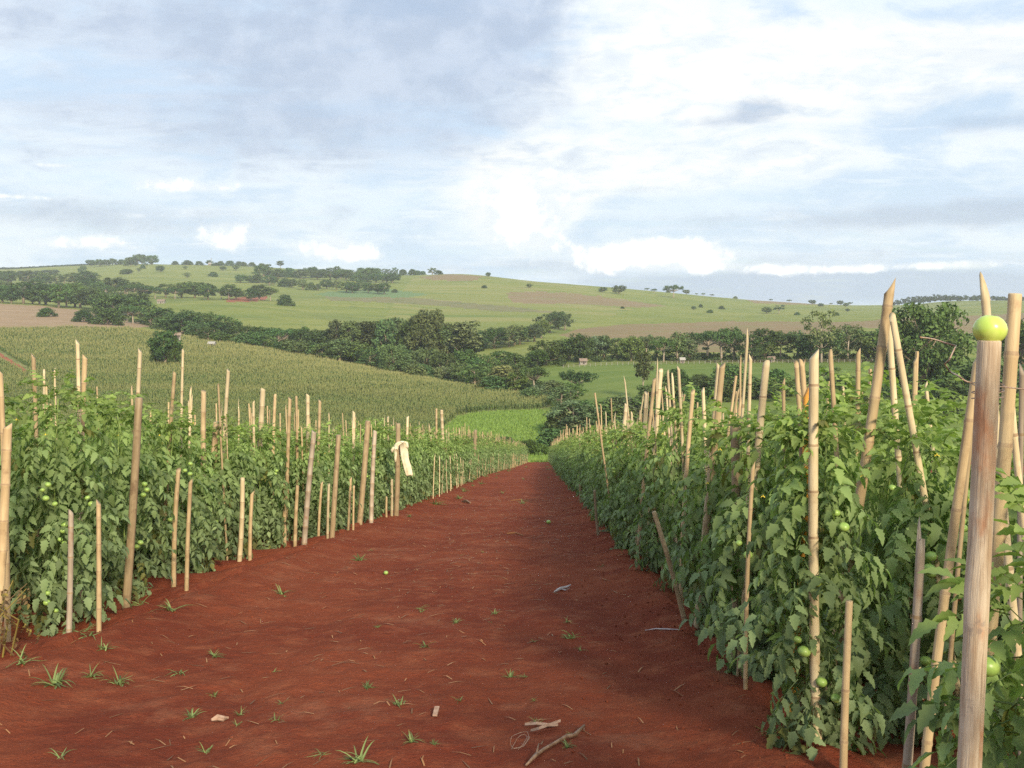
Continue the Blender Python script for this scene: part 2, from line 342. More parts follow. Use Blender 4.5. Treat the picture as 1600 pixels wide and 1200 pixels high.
M_greyroof = mat_plain('cement_roof', (0.33, 0.32, 0.30), .9, .1)
M_shade = mat_plain('dark_opening', (0.06, 0.05, 0.045), .8)
M_plastic = mat_plain('pale_plastic', (0.40, 0.36, 0.37), .5, .3, (0.48, 0.44, 0.43), 30)
M_paper = mat_plain('dirty_husk', (0.27, 0.17, 0.12), .9, .1, (0.36, 0.25, 0.19), 30)

# ------------------------------------------------------------------ terrain
# profiles: picture column -> [(depth m, picture row)] of the ground surface, used to shape the real hills
PROF = {
 -500: [(165, 723), (220, 690), (280, 640), (340, 592), (420, 548), (520, 515), (620, 500), (740, 480), (1000, 462), (1500, 440), (2000, 428), (2600, 422), (4200, 432)],
 0:    [(165, 723), (220, 690), (280, 640), (340, 590), (420, 545), (520, 512), (620, 497), (740, 478), (1000, 466), (1500, 445), (2000, 430), (2600, 421), (4200, 432)],
 110:  [(165, 723), (220, 688), (280, 638), (340, 590), (420, 547), (520, 513), (620, 500), (740, 486), (1000, 468), (1500, 442), (2000, 424), (2500, 416), (4200, 430)],
 230:  [(165, 723), (220, 685), (280, 635), (340, 590), (420, 550), (500, 521), (580, 514), (680, 505), (860, 478), (1200, 452), (1700, 428), (2200, 413), (4000, 430)],
 350:  [(165, 723), (220, 688), (275, 640), (330, 598), (400, 560), (470, 540), (540, 536), (640, 515), (850, 478), (1200, 456), (1700, 430), (2200, 415), (4000, 430)],
 500:  [(165, 723), (220, 690), (270, 645), (320, 605), (380, 578), (440, 564), (500, 560), (620, 525), (850, 490), (1200, 460), (1700, 435), (2200, 423), (4000, 440)],
 600:  [(165, 723), (220, 694), (265, 655), (315, 615), (360, 593), (410, 583), (480, 576), (620, 530), (850, 495), (1200, 460), (1650, 436), (2000, 428), (4000, 445)],
 720:  [(165, 723), (220, 696), (260, 660), (300, 628), (340, 608), (400, 600), (480, 580), (620, 533), (850, 500), (1200, 465), (1600, 430), (2000, 433), (4000, 450)],
 850:  [(165, 723), (205, 706), (250, 668), (295, 635), (345, 608), (415, 572), (500, 552), (620, 530), (850, 500), (1200, 468), (1600, 441), (2000, 446), (4000, 460)],
 1000: [(165, 723), (205, 705), (250, 668), (290, 630), (335, 600), (400, 570), (500, 548), (600, 532), (850, 503), (1200, 478), (1700, 454), (2300, 458), (4000, 470)],
 1200: [(165, 723), (205, 703), (250, 662), (290, 622), (335, 592), (400, 566), (500, 547), (600, 530), (850, 505), (1200, 490), (1800, 471), (2400, 474), (4000, 482)],
 1400: [(165, 723), (205, 703), (250, 660), (290, 620), (335, 592), (400, 564), (500, 545), (600, 527), (850, 503), (1200, 491), (1700, 482), (2050, 477), (4000, 488)],
 1500: [(165, 723), (205, 703), (250, 660), (290, 620), (333, 593), (400, 565), (500, 545), (600, 529), (850, 507), (1200, 491), (1650, 479), (2050, 470), (4000, 486)],
 1600: [(165, 723), (205, 703), (250, 660), (290, 620), (335, 595), (400, 566), (500, 546), (600, 532), (850, 512), (1200, 490), (1600, 474), (2000, 470), (4000, 480)],
 2100: [(165, 723), (205, 703), (250, 660), (290, 622), (335, 598), (400, 570), (500, 548), (600, 534), (850, 512), (1200, 490), (1600, 476), (2000, 472), (4000, 480)],
}
pk = sorted(PROF); NK = 13
T_of = lambda px: (px - 800) / F
tabT = np.linspace(-1.6, 1.6, 1601)
colT = np.array([T_of(p) for p in pk])
def zrow(px, D, py): return P(px, py, D).z
colY = np.array([[d for d, _ in PROF[p]] for p in pk]); colZ = np.array([[zrow(p, d, r) for d, r in PROF[p]] for p in pk])
colZ[:, 0] = plane_z(165.0) - 0.2
def hermite1(xq, x, y):
    xq = np.clip(xq, x[0], x[-1]); i = np.clip(np.searchsorted(x, xq) - 1, 0, len(x) - 2)
    dx = np.diff(x); s = np.diff(y) / dx; m = np.zeros(len(x)); m[1:-1] = np.where(s[:-1] * s[1:] > 0, 2 * s[:-1] * s[1:] / (s[:-1] + s[1:] + 1e-12), 0)
    m[0], m[-1] = s[0], s[-1]
    h = dx[i]; t = (xq - x[i]) / h
    return y[i] * (1 + 2 * t) * (1 - t) ** 2 + m[i] * h * t * (1 - t) ** 2 + y[i + 1] * t * t * (3 - 2 * t) + m[i + 1] * h * t * t * (t - 1)
TY = np.stack([hermite1(tabT, colT, colY[:, k]) for k in range(NK)], 1); TZ = np.stack([hermite1(tabT, colT, colZ[:, k]) for k in range(NK)], 1)
def H(x, y):
    x = np.atleast_1d(np.asarray(x, float)); y = np.atleast_1d(np.asarray(y, float))
    t = x / np.maximum(y, 1.0); fi = np.clip((t - tabT[0]) / (tabT[1] - tabT[0]), 0, len(tabT) - 1.001); i0 = fi.astype(int); w = (fi - i0)[:, None]
    yk = TY[i0] * (1 - w) + TY[i0 + 1] * w; zk = TZ[i0] * (1 - w) + TZ[i0 + 1] * w
    yq = np.clip(y, yk[:, 0], yk[:, -1]); k = np.clip((yq[:, None] >= yk).sum(1) - 1, 0, NK - 2)
    dx = np.diff(yk, axis=1); s = np.diff(zk, axis=1) / dx
    m = np.zeros_like(yk); m[:, 1:-1] = 0.5 * (s[:, :-1] + s[:, 1:]); m[:, 0] = -SLOPE; m[:, -1] = s[:, -1]
    a = np.arange(len(y)); h = dx[a, k]; u = (yq - yk[a, k]) / h
    z = zk[a, k] * (1 + 2 * u) * (1 - u) ** 2 + m[a, k] * h * u * (1 - u) ** 2 + zk[a, k + 1] * u * u * (3 - 2 * u) + m[a, k + 1] * h * u * u * (u - 1)
    amp = np.clip((y - 170) / 500, 0, 1) * 2.2
    z = z + amp * fbm(x / 90.0, y / 90.0, 3, 5)
    return np.where(y < yk[:, 0], plane_z(y) - 0.2, z)
def Hs(x, y): return float(H([x], [y])[0])

def inpoly(px, py, poly):
    px = np.asarray(px); py = np.asarray(py); r = np.zeros(px.shape, bool); n = len(poly)
    for i in range(n):
        x1, y1 = poly[i]; x2, y2 = poly[(i + 1) % n]
        if y1 == y2: continue
        c = ((y1 > py) != (y2 > py)) & (px < (x2 - x1) * (py - y1) / (y2 - y1) + x1); r ^= c
    return r

# fields: (object name, material, outline in the picture, depth range)
FIELDS = [
 ('pasture', M_pasture, None, (0, 1e9)),
 ('terraced_hill', M_terrace, [(600, 500), (640, 440), (660, 420), (760, 415), (900, 440), (960, 460), (1000, 480), (900, 512), (700, 508)], (800, 2100)),
 ('valley_pasture', M_lush, [(-400, 640), (-400, 562), (870, 556), (900, 563), (1250, 562), (1700, 556), (2300, 552), (2300, 760), (-400, 760)], (195, 450)),
 ('ploughed_field', M_plough, [(872, 524), (905, 514), (970, 507), (1140, 502), (1320, 503), (1420, 497), (1500, 494), (1640, 488), (2300, 486), (2300, 512), (1640, 512), (1500, 522), (1350, 512), (1240, 524), (1180, 552), (1080, 552), (1080, 528), (900, 529)], (480, 1300)),
 ('upper_ploughed_field', M_plough, [(790, 458), (840, 455), (900, 459), (960, 466), (1040, 478), (1000, 481), (900, 475), (800, 473)], (900, 1700)),
 ('dark_field', M_dark, [(505, 463), (630, 464), (720, 472), (790, 478), (880, 489), (780, 487), (690, 478), (600, 473), (520, 470)], (900, 1500)),
 ('bluish_field', M_seed, [(488, 461), (520, 455), (600, 451), (668, 460), (640, 465), (520, 464)], (900, 1700)),
 ('ochre_hilltop', M_plough, [(655, 433), (700, 428), (755, 432), (740, 439), (680, 438)], (1300, 2100)),
 ('brown_hilltop', M_plough, [(1160, 466), (1250, 468), (1330, 476), (1250, 476), (1180, 474)], (1300, 3000)),
 ('bare_earth', M_redpatch, [(352, 468), (380, 464), (418, 463), (414, 469), (388, 472), (356, 472)], (700, 1500)),
 ('dry_field', M_stubble, [(-600, 480), (-100, 474), (0, 474), (60, 478), (120, 484), (175, 493), (215, 502), (235, 510), (205, 514), (150, 513), (100, 517), (0, 518), (-600, 520)], (450, 790)),
 ('corn_field', M_cornsoil, [(-600, 512), (0, 516), (100, 514), (200, 515), (236, 521), (330, 535), (430, 552), (510, 566), (600, 583), (680, 600), (760, 612), (858, 622), (862, 634), (845, 640), (760, 643), (715, 650), (702, 662), (640, 700), (560, 760), (-600, 760)], (160, 560)),
 ('bright_meadow', M_meadow, [(702, 662), (715, 650), (760, 643), (845, 640), (870, 650), (880, 760), (560, 760), (640, 700)], (160, 340)),
 ('dirt_lane', M_redpatch, [(-20, 549), (0, 551), (48, 582), (40, 590), (-20, 556)], (200, 560)),
]
def polar_patch():
    ts = np.concatenate([np.linspace(-1.3, -0.62, 60, endpoint=False), np.linspace(-0.62, 0.62, 760), np.linspace(0.62, 1.3, 61)[1:]])
    ys = np.concatenate([np.linspace(158, 320, 90, endpoint=False), np.geomspace(320, 1000, 130, endpoint=False), np.geomspace(1000, 4400, 100)])
    TT, YY = np.meshgrid(ts, ys); X = TT * YY; Z = H(X.ravel(), YY.ravel()).reshape(X.shape)
    V = np.stack([X, YY, Z], -1); nr, nc = X.shape
    idx = np.arange(nr * nc).reshape(nr, nc)
    Q = np.stack([idx[:-1, :-1], idx[:-1, 1:], idx[1:, 1:], idx[1:, :-1]], -1).reshape(-1, 4)
    V = V.reshape(-1, 3); C = V[Q].mean(1); px, py = project(C)
    px = px + 5 * fbm(C[:, 0] / 9, C[:, 1] / 9, 3, 3); py = py + 2.5 * fbm(C[:, 0] / 9, C[:, 1] / 9, 3, 8)
    which = np.zeros(len(Q), int)
    for i, (nm, mt, poly, dr) in enumerate(FIELDS):
        if poly is None: continue
        which[inpoly(px, py, poly) & (C[:, 1] > dr[0]) & (C[:, 1] < dr[1])] = i
    for i, (nm, mt, poly, dr) in enumerate(FIELDS):
        q = Q[which == i]
        if not len(q): print('no faces', nm); continue
        u, inv = np.unique(q, return_inverse=True)
        o = link(nm, mesh_from(nm, V[u], inv.reshape(-1, 4), [mt], smooth=True)); tag(o, kind='structure')
polar_patch()

# near ground (soil under the tomato rows) and the red path
XL, XR = -3.62, 1.28             # row edges, measured from the path's own axis
AX = (848 - 800) / F             # the path bears slightly to the right
def lane(y): return AX * y
def mound(x, y):
    """soil relief: heaped at the feet of the rows, worn hollow between"""
    u = x - lane(y)
    m = 0.10 * np.exp(-((u - XL - 0.12) / 0.42) ** 2) + 0.10 * np.exp(-((u - XR + 0.10) / 0.32) ** 2)
    fur = np.where((u < XL) | (u > XR), 0.06 * np.cos((y - 3.1) * 2 * np.pi / 1.5), 0)
    n = 0.06 * fbm(x / 1.3, y / 1.3, 3, 21) + 0.045 * fbm(x / 0.30, y / 0.30, 3, 31) + 0.020 * fbm(x / 0.08, y / 0.08, 2, 41)
    rut = -0.03 * np.exp(-((u + 0.25 - 0.1 * np.sin(y * .5)) / 0.22) ** 2) - 0.03 * np.exp(-((u + 1.9 - 0.12 * np.sin(y * .4 + 1)) / 0.25) ** 2)
    return m + fur + n * np.clip(12.0 / np.maximum(y, 12.0), 0.25, 1) + rut
def gz(x, y): return float(plane_z(y) + mound(np.array([x], float), np.array([y], float))[0])
def grid_mesh(name, xs_of, ys, mat, dz=0):
    V = []; nc = None
    for y in ys:
        xs = xs_of(y); nc = len(xs); V.append(np.stack([xs, np.full(nc, y), plane_z(y) + mound(xs, np.full(nc, y)) + dz], 1))
    V = np.concatenate(V); nr = len(ys); idx = np.arange(nr * nc).reshape(nr, nc)
    Q = np.stack([idx[:-1, :-1], idx[:-1, 1:], idx[1:, 1:], idx[1:, :-1]], -1).reshape(-1, 4)
    return mesh_from(name, V, Q, [mat], smooth=True)
ys = np.concatenate([np.linspace(-12, 2.5, 40, endpoint=False), np.geomspace(2.5, 176, 620)])
u0 = np.linspace(XL - 0.9, XR + 0.9, 260)
tag(link('dirt_path', grid_mesh('dirt_path', lambda y: lane(y) + u0, ys, M_soil)), kind='structure')
ys2 = np.concatenate([np.linspace(-40, 0, 30, endpoint=False), np.geomspace(1, 25, 120, endpoint=False) - 1, np.linspace(24, 172, 110)])
uL = np.concatenate([-np.geomspace(230, 9, 50, endpoint=False), np.linspace(-9, XL - 0.85, 40)]); uR = np.concatenate([np.linspace(XR + 0.85, 8, 40, endpoint=False), np.geomspace(8, 230, 50)])
for u_ in (uL, uR): tag(link('ground', grid_mesh('ground', lambda y: lane(y) + u_, ys2, M_soil, -0.004)), kind='structure')

# ------------------------------------------------------------------ leaves and tomato plants
def leaflet(mb_v, mb_f, M, L, Wd, detail, fold=0.28, droop=0.35, mirror=1):
    if detail >= 2: us = [0, .10, .22, .30, .44, .52, .66, .74, .87, 1.0]; ws = [.0, .55, 1.0, .70, .98, .60, .74, .40, .36, .0]
    elif detail == 1: us = [0, .30, .62, 1.0]; ws = [.0, .95, .70, .0]
    else: us = [0, .42, 1.0]; ws = [0, 1.0, 0]
    b = len(mb_v); n = len(us)
    rows = []
    for i, (u, w) in enumerate(zip(us, ws)):
        x = u * L; z = -droop * L * u * u; hw = w * Wd * 0.5
        if w == 0: mb_v.append(M @ Vector((x, 0, z))); rows.append((len(mb_v) - 1,))
        else:
            sk = 0.05 * L if i % 2 else 0
            for s in (-1, 0, 1): mb_v.append(M @ Vector((x + (sk if s else 0), s * hw, z + abs(s) * hw * fold)))
            rows.append((len(mb_v) - 3, len(mb_v) - 2, len(mb_v) - 1))
    for i in range(n - 1):
        a, c = rows[i], rows[i + 1]
        if len(a) == 1 and len(c) == 3: mb_f += [(a[0], c[0], c[1]), (a[0], c[1], c[2])]
        elif len(a) == 3 and len(c) == 3:
            mb_f += [(a[0], c[0], c[1]), (a[0], c[1], a[1]), (a[1], c[1], c[2]), (a[1], c[2], a[2])]
        elif len(a) == 3: mb_f += [(a[0], c[0], a[1]), (a[1], c[0], a[2])]
def compound_leaf(seed, detail, L=0.255):
    """one pinnate tomato leaf: a bowed stalk with toothed leaflets in pairs and one at the tip, growing along +X"""
    r = random.Random(seed); V = []; Fs = []
    arch = r.uniform(.25, .6); side = r.uniform(-.12, .12)
    def pt(u): return Vector((L * u * (1 - .12 * u), side * L * u * u, -arch * L * u * u))
    # stalk: a thin three-sided tube (or ribbon when far)
    us = [0, .3, .6, .9]
    b = len(V)
    for u in us:
        p = pt(u); w = 0.0026 * (1.3 - u)
        V += [p + Vector((0, w, 0)), p + Vector((0, -w, 0)), p + Vector((0, 0, -w * 1.4))]
    for i in range(3):
        for k in range(3 if detail >= 2 else 1):
            a = b + i * 3; Fs.append((a + k, a + (k + 1) % 3, a + 3 + (k + 1) % 3)); Fs.append((a + k, a + 3 + (k + 1) % 3, a + 3 + k))
    pairs = [(.26, .30), (.48, .38), (.72, .37)] if detail >= 1 else [(.42, .46), (.72, .42)]
    for u, l in pairs:
        for s in (-1, 1):
            p = pt(u + s * .015); yaw = s * r.uniform(.75, 1.45); roll = r.uniform(-.8, .8); pit = r.uniform(.05, .6) + arch * u
            M = Matrix.Translation(p) @ Matrix.Rotation(yaw, 4, 'Z') @ Matrix.Rotation(pit, 4, 'Y') @ Matrix.Rotation(roll, 4, 'X')
            ln = L * l * r.uniform(.8, 1.15); leaflet(V, Fs, M, ln, ln * r.uniform(.46, .60), detail, droop=r.uniform(.1, .5))
    M = Matrix.Translation(pt(.9)) @ Matrix.Rotation(side * 2, 4, 'Z') @ Matrix.Rotation(math.atan(2 * arch) * .9, 4, 'Y')
    leaflet(V, Fs, M, L * r.uniform(.38, .46), L * r.uniform(.23, .29), detail, droop=r.uniform(.2, .5))
    return np.array([tuple(v) for v in V]), np.array(Fs)
LEAF_HI = [compound_leaf(100 + i, 2) for i in range(7)]
LEAF_MID = [compound_leaf(100 + i, 1) for i in range(7)]
LEAF_LO = [compound_leaf(100 + i, 0) for i in range(5)]
LEAF_MESH = [mesh_from('leaf', v, f, [M_leaf]) for v, f in LEAF_HI]

OLD, MIDC, YOUNG = np.array((0.190, 0.255, 0.130)), np.array((0.205, 0.295, 0.106)), np.array((0.230, 0.320, 0.094))
def leaf_places(seed, n, h=1.85, rad=0.36, low=0.05):
    """where the leaves of one plant sit: list of (matrix, colour)"""
    r = random.Random(seed); out = []
    for i in range(n):
        f = (i + r.random()) / n; z = low + (h - low) * f ** 0.92
        az = r.uniform(0, 2 * math.pi); wd = rad * (0.55 + 0.6 * math.sin(math.pi * min(1, f * .9 + .12)))
        r0 = wd * r.uniform(.15, .85); sc = r.uniform(.75, 1.2) * (1.0 if f < .85 else .8)
        if f > .88: pit = r.uniform(-1.25, .1); z = min(z, h * .97)
        else: pit = r.uniform(-.15, 1.0)
        M = (Matrix.Translation((math.cos(az) * r0, math.sin(az) * r0, z)) @ Matrix.Rotation(az + r.uniform(-.6, .6), 4, 'Z') @ Matrix.Rotation(pit, 4, 'Y')
             @ Matrix.Rotation(r.uniform(-.4, .4), 4, 'X') @ Matrix.Scale(sc, 4))
        c = OLD * (1 - f) + MIDC * f if f < .8 else MIDC + (YOUNG - MIDC) * min(1, (f - .8) / .17)
        c = c * r.uniform(.68, 1.3)
        if r.random() < (.16 if f < .15 else .02): c = np.array((0.15, 0.16, 0.05)) * r.uniform(.7, 1.2)
        out.append((M, c))
    for i in range(9):                                     # young shoots standing up out of the top
        a = r.uniform(0, 6.28); q = r.uniform(0, rad * .7)
        M = (Matrix.Translation((math.cos(a) * q, math.sin(a) * q, h * .95 + r.uniform(-.05, .20))) @ Matrix.Rotation(r.uniform(0, 6.28), 4, 'Z') @ Matrix.Rotation(r.uniform(-1.45, -.6), 4, 'Y') @ Matrix.Scale(r.uniform(.6, .95), 4))
        out.append((M, YOUNG * r.uniform(.85, 1.2)))
    return out
def joined_foliage(name, places, leaves, seed, mats=None, col=None):
    r = random.Random(seed); Vs, Fs, Cs = [], [], []; b = 0
    for M, c in places:
        v, f = leaves[r.randrange(len(leaves))]; A = np.array(M)
        Vs.append(v @ A[:3, :3].T + A[:3, 3]); Fs.append(f + b); Cs.append(np.repeat([c], len(v), 0)); b += len(v)
    me = mesh_from(name, np.concatenate(Vs), np.concatenate(Fs), mats or [M_foliage])
    C = np.concatenate(Cs); at = me.color_attributes.new('leafcol', 'FLOAT_COLOR', 'POINT')
    at.data.foreach_set('color', np.concatenate([C, np.ones((len(C), 1))], 1).astype(np.float32).ravel()); return me
def stem_mesh(seed, h=1.8):
    r = random.Random(seed); mb = MB()
    for k in range(2):
        x, y = r.uniform(-.05, .05), r.uniform(-.05, .05); pts = []
        for i in range(9):
            f = i / 8; pts.append((x + r.uniform(-.03, .03), y + r.uniform(-.03, .03), h * f))
        mb.tube(pts, [.011 - .006 * i / 8 for i in range(9)], 5)
    return mb.mesh('stem', [M_stem], True)
def fruit_mesh(r=0.034, mat=None):
    mb = MB(); n, m = 14, 9
    vs = []; fs = []
    for i in range(m + 1):
        th = math.pi * i / m; z = math.cos(th) * r * .82; rr = math.sin(th) * r
        if i == 0: z -= r * .10
        for k in range(n):
            a = 2 * math.pi * k / n; q = 1 + .03 * math.cos(5 * a) * (math.cos(th) > .2)
            vs.append((math.cos(a) * rr * q, math.sin(a) * rr * q, z))
    for i in range(m):
        for k in range(n): fs.append((i * n + k, (i + 1) * n + k, (i + 1) * n + (k + 1) % n, i * n + (k + 1) % n))
    mb.add(vs, fs); me = mb.mesh('tomato', [mat or M_fruit], True); return me
FRUIT = fruit_mesh()
def flower_mesh():
    mb = MB()
    for k in range(5):
        a = 2 * math.pi * k / 5
        mb.add([(0, 0, 0), (math.cos(a - .35) * .012, math.sin(a - .35) * .012, .004), (math.cos(a) * .024, math.sin(a) * .024, -.004), (math.cos(a + .35) * .012, math.sin(a + .35) * .012, .004)], [(0, 1, 2, 3)])
    mb.tube([(0, 0, 0), (0, 0, .014)], [.004, .001], 5); return mb.mesh('flower', [M_flower])
FLOWER = flower_mesh()
NLEAF = 215
STEMS = [stem_mesh(i) for i in range(4)]
MIDM = [joined_foliage('foliage', leaf_places(500 + i, 340), LEAF_MID, i) for i in range(5)]
LOWM = [joined_foliage('foliage', leaf_places(600 + i, 230, rad=.42), LEAF_LO, i) for i in range(4)]

def plant_root(x, y, label, group=None, s=1.0, rz=None):
    o = link('tomato_plant', None, loc=(x, y, gz(x, y) - .01), rot=(0, 0, rnd.uniform(0, 6.28) if rz is None else rz), scale=s); tag(o, label, 'tomato plant', group); return o
def add_fruit(root, spots, rad=None):
    for (x, y, z, s) in spots: link('tomato', FRUIT, root, (x, y, z), (rnd.uniform(-.3, .3), rnd.uniform(-.3, .3), rnd.uniform(0, 6)), s)
def truss(r, az, z, n, R0=.33):
    """a hanging cluster of fruit at the plant's surface"""
    return [(math.cos(az) * R0 + r.uniform(-.045, .045), math.sin(az) * R0 + r.uniform(-.045, .045), z - .055 * k + r.uniform(-.02, .02), r.uniform(.6, .98)) for k in range(n)]
def detailed_plant(seed, x, y, label, n=NLEAF, h=1.85, rad=.36, low=.05, trusses=(), s=1.0, rz=0.0, ls=1.0):
    root = plant_root(x, y, label, s=s, rz=rz); r = random.Random(seed)
    link('stem', STEMS[seed % 4], root, scale=(1, 1, h / 1.85))
    for M, c in leaf_places(seed, n, h, rad, low):
        l = bpy.data.objects.new('leaf', LEAF_MESH[r.randrange(7)]); COL.objects.link(l); l.parent = root; l.matrix_local = M @ Matrix.Scale(ls, 4); l.color = (c[0], c[1], c[2], 1)
    for az, z, k in trusses: add_fruit(root, truss(r, az, z, k, rad + .02))
    for k in range(2):
        a = r.uniform(0, 6.28); link('flower', FLOWER, root, (math.cos(a) * rad, math.sin(a) * rad, h * r.uniform(.75, .97)))
    return root
ROW0, ROWSTEP = 3.1, 1.5
PROTO = []
for i in range(5):
    pr = link('tomato_plant', None); link('stem', STEMS[i % 4], pr); tag(link('foliage', MIDM[i], pr), kind='stuff')
    r_ = random.Random(i)
    for q in range(3): add_fruit(pr, truss(r_, r_.uniform(0, 6.28), r_.uniform(.45, 1.4), r_.randint(1, 3), .36))
    link('flower', FLOWER, pr, (.3, .1, 1.6)); PROTO.append(pr)
PROTOF = []
for i in range(4):
    pr = link('tomato_plant', None); link('stem', STEMS[i % 4], pr); tag(link('foliage', LOWM[i], pr), kind='stuff'); PROTOF.append(pr)
used = set()
def put_plant(protos, i, x, y, label, group, s):
    key = (id(protos), i % len(protos)); p = protos[i % len(protos)]
    o = p if key not in used else copy_tree(p); used.add(key)
    o.location = (x, y, gz(x, y) - .01); o.rotation_euler = (rnd.uniform(-.03, .03), rnd.uniform(-.03, .03), rnd.uniform(0, 6.28)); o.scale = (s * rnd.uniform(.92, 1.1), s * rnd.uniform(.92, 1.1), s * rnd.uniform(.87, 1.12))
    tag(o, label, 'tomato plant', group); return o

# right-hand rows: near plants leaf by leaf
ELY, ELU = [0, 8, 11, 14, 16.6, 17.6, 20, 25, 35, 58, 97, 130, 170], [-3.9, -3.85, -4.12, -4.25, -4.2, -3.8, -3.62, -3.5, -3.5, -3.75, -3.05, -2.6, -2.25]
def xr(y, k=0): return lane(y) + (1.50 if y < 6.5 else 1.56 if y < 12 else 1.44) + .60 * k
def xl(y, k=0): return lane(y) + float(np.interp(y, ELY, ELU)) - .42 - .64 * k
detailed_plant(31, 1.36, 2.5, 'low tomato plant beside the thick post with a tomato on its top', n=170, h=1.22, rad=.24, ls=.85, trusses=((2.9, .66, 2), (3.6, 1.0, 1)))
detailed_plant(32, 1.50, 4.9, 'bushy tomato plant around the thick pale cane, with a cut stake standing before it', n=300, h=1.66, rad=.22, ls=.82, trusses=((-1.9, .9, 1), (-1.35, 1.2, 2), (-1.5, .38, 2), (-2.2, .6, 2)))
detailed_plant(33, 2.25, 5.55, 'tomato plant behind the grey broken cane, with a truss of striped green fruit', n=300, h=1.72, rad=.38, trusses=((-1.75, 1.12, 3), (-1.7, .6, 2), (-1.3, 1.3, 2)))
detailed_plant(34, 1.74, 6.5, 'tomato plant with two large green fruit low beside a pair of thin leaning canes', n=290, h=1.72, rad=.38, trusses=((-2.0, .52, 2), (-1.6, .85, 4), (-1.5, 1.3, 3), (-2.4, 1.0, 2)))
detailed_plant(35, 2.1, 6.9, 'tomato plant just behind the thick pale cane and the flaking bark post', n=260, h=1.77, rad=.40, trusses=((-1.7, 1.4, 3), (-2.2, 1.2, 2)))
detailed_plant(36, 1.84, 7.95, 'tomato plant whose foot is crossed by the cane leaning over the path edge', n=280, h=1.75, rad=.40, trusses=((-2.2, .9, 2), (-1.8, 1.25, 3)))
detailed_plant(37, 2.42, 4.3, 'taller tomato plant behind the low one beside the thick post at right', n=220, h=1.67, rad=.36, trusses=((-2.2, 1.1, 1),))
detailed_plant(38, 2.55, 6.7, 'tomato plant topped by feathery pale shoots below the crossed pointed canes', n=260, h=1.95, rad=.40, trusses=((-1.9, 1.5, 2),))
detailed_plant(41, -4.0, 8.85, 'tomato plant with bunches of green fruit behind the two nearest short canes on the left', n=300, h=2.06, rad=.40, trusses=((-1.4, 1.32, 4), (-1.1, .95, 4), (-1.35, .36, 3), (-.7, 1.15, 2)))
detailed_plant(42, xl(8.75, 1), 8.9, 'tomato plant standing in the shaded gap by the leaning posts at the left edge', n=220, h=2.02, rad=.42, trusses=((-1.2, 1.0, 2),))
detailed_plant(43, -4.12, 10.5, 'tomato plant right behind the tall brown post nearest on the left', n=280, h=2.0, rad=.42, trusses=((-.8, .62, 2), (-.6, 1.2, 3)))
detailed_plant(44, -4.22, 12.2, 'tomato plant behind the second pair of short canes on the left', n=270, h=1.92, rad=.42, trusses=((-1.1, .75, 3), (-.7, 1.4, 3)))
ORD = 'first second third fourth fifth sixth seventh eighth ninth tenth eleventh twelfth thirteenth fourteenth fifteenth sixteenth seventeenth eighteenth nineteenth twentieth'.split()
cnt = 0
def rowset(side, y, ks, protos, label, group, s0):
    global cnt
    for k in ks:
        x = (xr(y, k) if side > 0 else xl(y, k)) + rnd.uniform(-.07, .07); put_plant(protos, cnt, x, y + rnd.uniform(-.08, .08), label, group, s0 * rnd.uniform(.96, 1.05)); cnt += 1
for side, nm in ((1, 'right'), (-1, 'left')):
    for j in range(0, 120):
        y = (4.6 if side > 0 else 5.75) + j * ROWSTEP
        if y > 158: break
        if side > 0:
            ks = {0: (3,), 1: (3, 4), 2: (1, 2, 3)}.get(j)
        else: ks = {0: (), 1: (), 2: (2, 3), 3: (1, 2), 4: (1, 2)}.get(j)
        if ks is None: ks = (0, 1, 2) if y < 24 else (0, 1) if y < 55 else (0,)
        nth = ORD[j] if j < len(ORD) else ''
        if y < 24:
            for k in ks:
                where = ('end plant' if k == 0 else ORD[k] + ' plant from the path')
                rowset(side, y, (k,), PROTO, f'tomato plant, {where} in the {nth} row on the {nm}', f'near tomato plants on the {nm}', 1.0 if side < 0 else .93)
        elif y < 45: rowset(side, y, ks, PROTO, f'staked green tomato plant in the rows midway down the {nm} of the path', f'tomato plants midway down the {nm}', 1.08 if side < 0 else .96)
        elif y < 95 or (j % 2 == 0 and y < 158): rowset(side, y, ks, PROTOF, f'small tomato plant at a row end far down the {nm} of the path', f'far tomato plants on the {nm}', (1.06 if y < 95 else 1.12) * (1.14 if side < 0 else 1.0))
